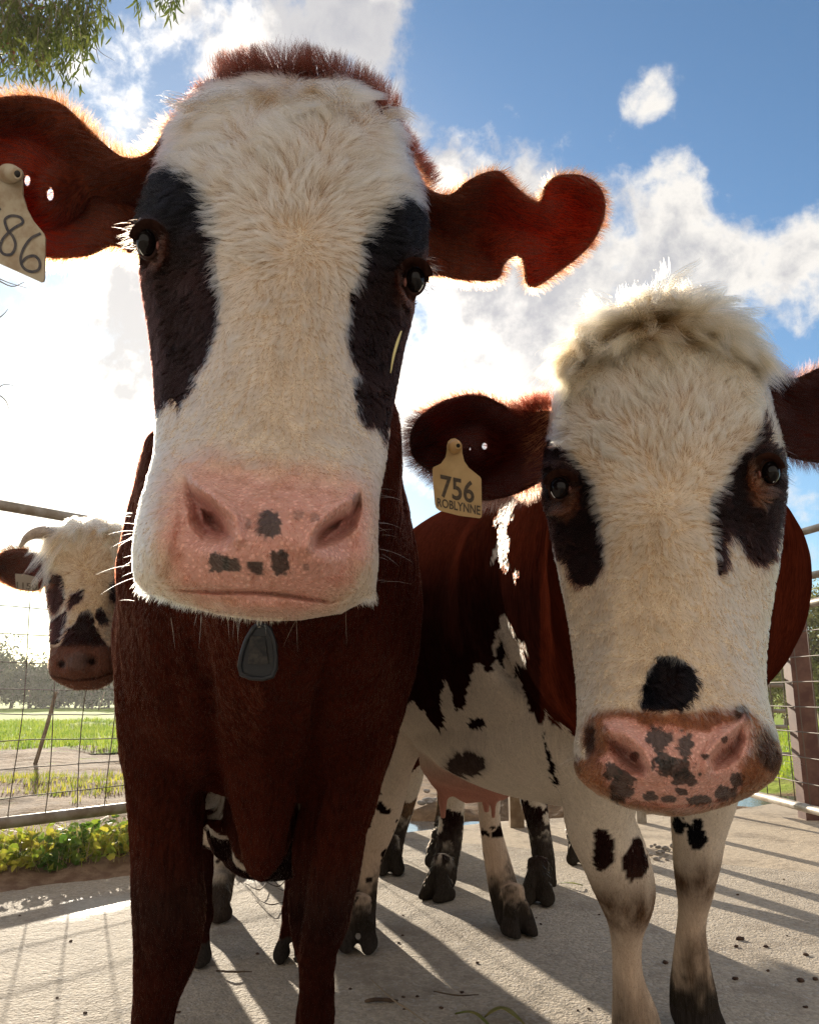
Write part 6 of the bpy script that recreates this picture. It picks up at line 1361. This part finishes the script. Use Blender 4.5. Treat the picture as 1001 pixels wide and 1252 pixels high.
# mesh gate and steel post at the right
g2 = empty("gate", (*P(1001, 992, 4.64)[:2], 0), label="narrow galvanised mesh gate standing in front of the brown steel post", cat="gate")
c0 = P(1001, 992, 4.64); c1 = P(925, 972, 5.37); h2 = c1 - c0; h2[2] = 0; h2 /= np.linalg.norm(h2); o2 = np.array([c0[0], c0[1], 0]); at2 = lambda s, z: o2 + h2 * s + np.array([0, 0, z])
for z_ in (.12, 1.31): pipe("rail", [at2(-1.2, z_), at2(1.0, z_)], .026, M_GALV, g2)
for s in (-1.2, 1.0): pipe("upright", [at2(s, .12), at2(s, 1.31)], .025, M_GALV, g2)
ws = []
for z_ in np.arange(.26, 1.30, .148): ws.append(tube(np.array([at2(-1.2, z_), at2(-.1, z_ + .004), at2(1.0, z_)]), [.0035] * 3, [.0035] * 3, xdir=(0, 0, 1), n=6, sub=2))
for s in np.arange(-1.1, 1.0, .17): ws.append(tube(np.array([at2(s, .12), at2(s + .006, .7), at2(s, 1.31)]), [.0035] * 3, [.0035] * 3, xdir=(1, 0, 0), n=6, sub=2))
V, F = merge(ws); mesh_np("wire_mesh", V, F, M_WIRE, parent=g2)
def boxv(c, sx, sy, z0, z1):
    V = np.array([[c[0] + a * sx, c[1] + b_ * sy, z] for z in (z0, z1) for a, b_ in ((-1, -1), (1, -1), (1, 1), (-1, 1))]); F = np.array([[0, 3, 2, 1], [4, 5, 6, 7], [0, 1, 5, 4], [1, 2, 6, 5], [2, 3, 7, 6], [3, 0, 4, 7]]); return V, [F]
pb = G(992, 1000); pe = empty("post", (pb[0], pb[1], 0), label="brown painted steel post with two bolts beside the mesh gate", cat="post")
V, F = merge([boxv((pb[0] - .055, pb[1]), .006, .06, -.1, 1.26), boxv((pb[0] + .055, pb[1]), .006, .06, -.1, 1.26), boxv((pb[0], pb[1]), .0485, .006, -.1, 1.258), boxv((pb[0], pb[1] - .066), .070, .0055, -.1, 1.262)]); po = mesh_np("steel_section", V, F, M_PAINT, smooth=False, parent=pe)
M_BOLT = pmat("bolt_zinc", (.75, .72, .66), .4, .5)
for z_ in (1.21, 1.13): V, F = tube(np.array([[pb[0] - .02, pb[1] - .066, z_], [pb[0] - .02, pb[1] - .080, z_]]), [.011, .009], [.011, .009], n=12, sub=1, xdir=(1, 0, 0)); mesh_np("bolt", V, F, M_BOLT, parent=pe)
# tall pipe fence higher up at the right
fh = empty("fence", (1.6, 4.6, 0), label="tall two rail pipe fence rising behind the tagged cow's ear", cat="fence")
for (pa, pb2) in (((940, 662, 4.9), (1030, 633, 4.3)), ((940, 714, 4.9), (1030, 696, 4.3))):
    A0, B0 = P(*pa), P(*pb2); B0[2] = A0[2]; dd_ = B0 - A0; pipe("rail", [A0 - dd_ * 2.0, B0 + dd_ * .9], .021, M_GALV, fh)
A0, B0 = P(940, 662, 4.9), P(1030, 633, 4.3); dd_ = B0 - A0; dd_[2] = 0
for k in (-2.0, 1.9 + 0): q = A0 + dd_ * k if k < 0 else A0 + dd_ * 1.9; pipe("upright", [[q[0], q[1], -.1], [q[0], q[1], A0[2] + .04]], .024, M_GALV, fh)
# yard panel running behind the cows: posts and pipe rails
yp = empty("fence", (1.2, 5.1, 0), label="low yard fence of pipe rails on brown posts behind the cows", cat="fence")
L0 = G(560, 1006); L1 = G(984, 990) + np.array([0, .12, 0])
for z_ in (.36, .55, .66, .84, 1.0, 1.15): pipe("rail", [[G(905, 1000)[0], L1[1], z_], [L1[0] - .02, L1[1], z_]], .0135, M_GALV, yp)
for (qx, qy, w_) in ((630, 1008, .042), (780, 1003, .030)): q = G(qx, qy); V, F = boxv((q[0], q[1] - .05), w_, w_, -.1, 1.22); mesh_np("post", V, F, M_WOOD if w_ > .04 else M_GALV, smooth=False, parent=yp)
# leaning paddock posts
for (x0, y0, x1, y1, w_, lb) in ((44, 932, 69, 846, .028, "thin wooden post leaning to the right in the muddy paddock"), (121, 868, 128, 846, .035, "short wooden post standing by the dark dirt heap"), (29, 858, 31, 848, .04, "small upright post far out in the paddock, left of the leaning one"), (96, 862, 97, 850, .035, "small upright post far out in the paddock, right of the leaning one")):
    b_ = G(x0, y0, -.15); dd = (b_ - CAM) @ FWD; t_ = P(x1, y1, dd - .05); V, F = tube(np.array([b_ - (t_ - b_) * .12, (b_ + t_) / 2 + [.01, 0, 0], t_]), [w_, w_ * .95, w_ * .85], [w_, w_ * .9, w_ * .8], n=9, sub=3); tag(mesh_np("wooden_post", V, F, M_WOOD), lb, "post", "posts standing in the paddock")

# ---------------------------------------------------------------- trees
M_BARK = pmat("bark", (.15, .11, .08), .9, .2, ncol=(.26, .21, .16), nscale=14, bump=.7, bscale=30, bdist=.01)
M_FAR = leaf_mat("far_tree_leaves", (.07, .085, .04), (.13, .14, .06), .25, .6); M_FARY = leaf_mat("light_tree_leaves", (.20, .21, .07), (.32, .30, .12), .4, .7)
def tree(x, y, h, cr, seed, mat, label, n=2600, group="trees lining the far side of the paddock", leafs=.16):
    r = np.random.default_rng(seed); t = empty("tree", (x, y, 0), label=label, cat="tree", group=group)
    parts = [wtube([(x, y, -.4, .035 * h, .035 * h), (x + r.normal(0, .1), y, h * .35, .026 * h, .026 * h), (x + r.normal(0, .25), y, h * .75, .008 * h, .008 * h)], sub=3, n=9)]
    cen = []
    for k in range(9):
        a = r.uniform(0, 6.28); e = np.array([x + math.cos(a) * cr * r.uniform(.3, .8), y + math.sin(a) * cr * .6 * r.uniform(.3, .8), h * r.uniform(.18, .85)]); s = np.array([x, y, h * r.uniform(.2, .5)])
        parts.append(wtube([(*s, .010 * h, .010 * h), (*((s + e) / 2 + [0, 0, .05 * h]), .007 * h, .007 * h), (*e, .003 * h, .003 * h)], sub=2, n=6)); cen.append((e, cr * r.uniform(.35, .7)))
    V, F = merge(parts); mesh_np("trunk", V, F, M_BARK, parent=t)
    k = r.integers(0, len(cen), n); C = np.array([cen[q][0] for q in k]); R_ = np.array([cen[q][1] for q in k]); v = r.normal(0, 1, (n, 3)); v /= np.linalg.norm(v, axis=1)[:, None]; C = C + v * (R_ * r.uniform(.45, 1.05, n))[:, None] * [1, .8, .75]
    V, F = leaves("", C, r.normal(0, 1, (n, 3)), r.uniform(.5, 1.2, n) * leafs, .5, None, seed, lobes=5); mesh_np("crown", V, F, mat, smooth=False, parent=t)
desc = ["broad", "narrow", "low", "tall", "ragged", "rounded", "thin", "bushy", "stunted", "spreading", "slender", "thick", "squat", "airy"]
spots = [(-14, 848, 5.4, 2.6, 46), (12, 848, 4.6, 2.2, 48), (34, 848, 3.3, 2.0, 47), (52, 848, 3.0, 1.8, 50), (70, 848, 3.2, 2.0, 47), (90, 848, 3.4, 2.0, 49), (112, 848, 3.1, 1.9, 46), (132, 848, 3.3, 2.0, 48), (150, 848, 3.6, 2.1, 50), (-50, 848, 5.8, 3.0, 49)]
for k, (sx, sy, h_, cr, dist) in enumerate(spots):
    q = G(sx, 880); q = CAM + (q - CAM) * dist / (q[1]); tree(q[0], dist, h_ * .68, cr * .9, 300 + k, M_FAR, "%s hazy tree across the paddock, %s in the row from the left" % (desc[k], ["second", "third", "fourth", "fifth", "sixth", "seventh", "eighth", "ninth", "tenth", "first"][k]), n=2200, leafs=.13)
spots = [(935, 3.6, 1.6, 22), (958, 3.2, 1.5, 24), (980, 4.0, 1.8, 23), (1004, 4.4, 2.0, 24), (1035, 4.6, 2.0, 23)]
for k, (sx, h_, cr, dist) in enumerate(spots):
    q = P(sx, 845, 1.0) - CAM; tree(CAM[0] + q[0] / q[1] * dist, dist, h_, cr, 330 + k, M_FARY, "pale green %s tree behind the brown steel post, %s from the left" % (desc[10 + k] if k < 4 else "leaning", ["first", "second", "third", "fourth", "fifth"][k]), n=3200, group="pale trees beyond the yard fence", leafs=.07)
# overhanging eucalyptus at the top left
eu = empty("eucalyptus_tree", (-4.6, 6.2, 0), label="eucalyptus whose drooping sprays hang into the top left of the view", cat="tree")
M_EUC = leaf_mat("eucalyptus_leaves", (.07, .10, .015), (.15, .17, .03), .4, 5); M_EUCR = leaf_mat("eucalyptus_buds", (.22, .08, .06), (.12, .12, .05), .4, 9)
r = np.random.default_rng(77); parts = [wtube([(-4.6, 6.2, -.3, .26, .26), (-4.55, 6.1, 2, .20, .20), (-4.3, 5.9, 4, .14, .14), (-3.7, 5.6, 6.0, .07, .07)], sub=4, n=14)]
def P4(x, y, d=5.2): return P(x, y, d)
limbs = [[(-4.3, 5.9, 4.0), tuple(P4(-160, 60)), tuple(P4(-40, 10)), tuple(P4(60, -10)), tuple(P4(130, -20))], [(-4.0, 5.7, 5.0), tuple(P4(-60, -120)), tuple(P4(90, -90)), tuple(P4(180, -60)), tuple(P4(215, -20))], [(-4.4, 6.0, 3.3), tuple(P4(-120, 180)), tuple(P4(-60, 150)), tuple(P4(-20, 120))]]
for L in limbs: a = np.array(L); nL = len(a); rad = np.linspace(.05, .006, nL); parts.append(tube(a, rad, rad, n=9, sub=5, xdir=(.1, 1, .2)))
tw = []
def twig(p0, p1, p2, rad=.003): parts.append(tube(np.array([p0, p1, p2]), [rad, rad * .7, rad * .3], [rad, rad * .7, rad * .3], n=5, sub=3))
lc = []; bc = []
clus = [(20, 30, 34, 28, 30), (70, 30, 32, 26, 34), (105, 30, 20, 26, 16), (60, 75, 30, 18, 14), (10, 60, 22, 24, 12), (-40, 50, 40, 40, 30), (-20, 110, 30, 20, 6), (215, 2, 10, 9, 3), (188, -10, 16, 8, 4), (130, 8, 12, 10, 4)]
for (cx, cy, sx, sy, m_) in clus:
    for _ in range(m_):
        x = cx + r.normal(0, sx * .6); y = cy + r.normal(0, sy * .55); d_ = 5.2 + r.normal(0, .25); s = P4(x + r.normal(0, 8), y - r.uniform(18, 45), d_); e = P4(x, y, d_); e2 = P4(x + r.normal(0, 5), y + r.uniform(6, 22), d_); twig(s, e, e2, .0022)
        for q in range(20):
            f = r.random(); p = s * (1 - f) + e2 * f if f < .5 else e * (1 - f) + e2 * f; lc.append(p + r.normal(0, .03, 3))
        if x < 60 and r.random() < .5:
            for q in range(14): bc.append(e + r.normal(0, .05, 3))
twig(P4(118, 58), P4(126, 66), P4(140, 74), .0025); twig(P4(118, 60), P4(120, 70), P4(122, 78), .0025)
for L in ([(-60, 330), (-10, 338), (12, 346), (33, 352)], [(-10, 338), (14, 350), (30, 345)], [(-60, 440), (-15, 400), (4, 385), (10, 378)], [(-50, 480), (-10, 478), (6, 470), (26, 474)], [(-10, 478), (6, 488), (12, 502)]):
    a = np.array([P4(*q) for q in L]); rad = np.linspace(.006, .0015, len(a)); parts.append(tube(a, rad, rad, n=6, sub=4, xdir=(.1, 1, .2)))
V, F = merge(parts); mesh_np("trunk", V, F, M_BARK, parent=eu)
lc = np.array(lc); n = len(lc); ang = r.normal(0, .45, n); dn_ = np.stack([np.sin(ang), r.normal(0, .3, n), -np.cos(ang)], 1); dn_ /= np.linalg.norm(dn_, axis=1)[:, None]
sd_ = np.cross(dn_, r.normal(0, 1, (n, 3))); sd_ /= np.linalg.norm(sd_, axis=1)[:, None]; Ln = r.uniform(.06, .12, n)[:, None]; wd = r.uniform(.005, .009, n)[:, None]
cv = np.cross(sd_, dn_) * .12 * Ln; Vv = np.stack([lc, lc + dn_ * Ln * .35 + sd_ * wd + cv, lc + dn_ * Ln * .35 - sd_ * wd + cv, lc + dn_ * Ln * .7 + sd_ * wd * .8 + cv, lc + dn_ * Ln * .7 - sd_ * wd * .8 + cv, lc + dn_ * Ln], 1).reshape(-1, 3)
k = np.arange(n) * 6; bc = np.array(bc); Vb_, Fb_ = leaves("", bc, r.normal(0, 1, bc.shape), r.uniform(.008, .018, len(bc)), .6, None, 5, lobes=5)
F4_ = np.stack([k + 1, k + 2, k + 4, k + 3], 1); F3_ = np.concatenate([np.stack([k, k + 2, k + 1], 1), np.stack([k + 3, k + 4, k + 5], 1)])
mesh_np("crown", np.concatenate([Vv, Vb_]), [F4_, F3_, Fb_ + len(Vv)], smooth=False, parent=eu, mats=[M_EUC, M_EUCR], midx=np.concatenate([np.zeros(len(F4_) + len(F3_), int), np.ones(len(Fb_), int)]))

# ---------------------------------------------------------------- litter on the slab
M_STICK = pmat("dead_stick", (.06, .04, .03), .8, .2, ncol=(.12, .08, .05), nscale=30); M_TWIG = pmat("pale_twig", (.30, .22, .14), .8); M_GLEAF = leaf_mat("fallen_leaf", (.20, .26, .05), (.34, .30, .08), .3, 12); M_CLOD = pmat("dry_clod", (.05, .028, .02), .9, .2, ncol=(.10, .06, .04), nscale=60, bump=.5, bscale=150, bdist=.002)
def gstick(name, pts, rad, mat, label, cat="stick", grp=None, z=.006):
    a = np.array([G(x, y, z + dz) for x, y, dz in pts]); nn = len(a); rr_ = rad * np.array([.7] + [1] * (nn - 2) + [.5]) if nn > 2 else [rad, rad]
    V, F = tube(a, rr_, rr_, n=8, sub=4, xdir=(.02, .1, 1)); V = V + np.stack([vnoise(V, 90, 1), vnoise(V, 90, 2), vnoise(V, 90, 3)], 1) * rad * .3; return tag(mesh_np(name, V, F, mat), label, cat, grp)
gstick("stick", [(446, 1224, 0), (468, 1222, .002), (486, 1224, 0)], .0055, M_STICK, "short thick dark stick lying between the brown cow's leg and the shadow")
gstick("twig", [(452, 1196, 0), (480, 1222, .006), (500, 1235, .004), (520, 1250, .002)], .0022, M_TWIG, "long pale twig crossing the short dark stick", "twig")
gstick("twig", [(265, 1187, 0), (285, 1188, .01), (308, 1188, .002)], .003, M_STICK, "dark twig in the shadow between the brown cow's front legs", "twig")
gstick("twig", [(530, 1212, 0), (560, 1217, .004), (585, 1216, .001)], .002, M_STICK, "fine dark twig in front of the tagged cow's white foreleg", "twig")
for k, (a, b_, c) in enumerate(((300, 1080, .02), (322, 1076, .03), (340, 1086, .025), (312, 1098, .02))):
    gstick("twig", [(a, b_, 0), (a + 18, b_ + 8, c), (a + 30, b_ - 6 + 4 * k, .01), (a + 42, b_ + 4, c)], .0022, M_STICK, "thin tangled dark twigs on the wet slab behind the brown cow's chest", "twig", "twigs on the wet slab")
def gleaf(pts, wpx, label, mat=None, curl=.012):
    a = np.array([G(x, y, .006) for x, y in pts]); t = np.linspace(0, len(a) - 1, 16); C = crom(np.arange(len(a)), a, t); s = np.linspace(0, 1, 16); tg = np.gradient(C, axis=0); tg /= np.linalg.norm(tg, axis=1)[:, None]; sd = np.cross(tg, [0, 0, 1.0]); w_ = np.sin(s * math.pi) ** .8 * wpx
    C[:, 2] += np.sin(s * math.pi) * curl; L = C - sd * w_[:, None] + [0, 0, .003]; R_ = C + sd * w_[:, None] + [0, 0, .003]; V = np.concatenate([L, C, R_]); V = np.concatenate([V, V - [0, 0, .0012]]); i = np.arange(15); F = [np.concatenate([np.stack([i, i + 1, i + 17, i + 16], 1), np.stack([i + 16, i + 17, i + 33, i + 32], 1)])]; F = [np.concatenate([F[0], F[0][:, ::-1] + 48, np.stack([i + 1, i, i + 48, i + 49], 1), np.stack([i + 32, i + 33, i + 81, i + 80], 1)])]
    return tag(mesh_np("fallen_leaf", V, F, mat or M_GLEAF), label, "leaf", "fallen leaves on the slab")
gleaf([(685, 1080), (700, 1084), (712, 1083)], .008, "small green leaf lying beyond the two rear hooves"); gleaf([(592, 1244), (615, 1240), (642, 1254)], .009, "curved yellow green leaf at the front of the slab"); gleaf([(556, 1240), (580, 1246), (604, 1262)], .006, "narrow darker leaf beside the curved yellow green leaf")
def clod(px_, py_, s, seed, label, grp="dark clods scattered on the slab"):
    V, F = ball(G(px_, py_) + np.array([0, 0, s * .35]), s, (1, .8, .55), 18, 12); V = V + (V - V.mean(0)) * (vnoise(V, 1.2 / s, seed) * .45 + vnoise(V, 3 / s, seed + 1) * .2)[:, None]; return tag(mesh_np("clod", V, F, M_CLOD), label, "clod", grp)
r = np.random.default_rng(12)
big = [(904, 1149, .011), (936, 1158, .009), (984, 1168, .009), (978, 1200, .011), (898, 1198, .009), (996, 1198, .008), (900, 1158, .007), (812, 1178, .009)]
for k, (a, b_, s) in enumerate(big): clod(a, b_, s, k * 3 + 1, "small dark lumpy clod on the sunlit slab at the right, beside the far foreleg")
for k in range(36):
    a, b_ = r.uniform(700, 1000), r.uniform(1075, 1245)
    if k > 12: a, b_ = r.uniform(20, 700), r.uniform(1110, 1250)
    clod(a, b_, r.uniform(.003, .006), 50 + k, "tiny dark crumb of dirt scattered on the slab", "tiny crumbs of dirt on the slab")
M_STONE = pmat("grey_rubble", (.20, .18, .16), .9, .2, ncol=(.34, .31, .28), nscale=30, bump=.5, bscale=80, bdist=.003)
for k in range(34):
    if k < 16: a, b_, s = r.uniform(795, 825), r.uniform(1034, 1052), r.uniform(.008, .02)
    else: a, b_, s = r.uniform(500, 560), r.uniform(962, 985), r.uniform(.02, .05)
    V, F = ball(G(a, b_, 0 if k < 16 else -.08) + [0, 0, s * .4], s, (1, .8, .6), 14, 10); V = V + (V - V.mean(0)) * (vnoise(V, 1 / s, k) * .4)[:, None]
    tag(mesh_np("stone", V, F, M_STONE, smooth=False), "small grey stone in the rubble by the slab joint between the tagged cow's forelegs" if k < 16 else "muddy stone on the rubble heap behind the puddle", "stone", "stones by the slab joint" if k < 16 else "stones on the rubble heap")

# ---------------------------------------------------------------- the hazy air between here and the far trees
hm, hb_, ho = new_mat("hazy_air"); hv = hb_.n('ShaderNodeVolumePrincipled'); hv.inputs['Color'].default_value = (.95, .93, .90, 1); hv.inputs['Density'].default_value = .0009; hv.inputs['Anisotropy'].default_value = .55
hm.node_tree.links.new(hv.outputs[0], ho.inputs['Volume'])
V, F = boxv((0, 30), 75, 60, -1.6, 9.5); tag(mesh_np("haze", V, F, hm, smooth=False), "thin pale haze hanging over the paddock and yard", "haze", kind="stuff")
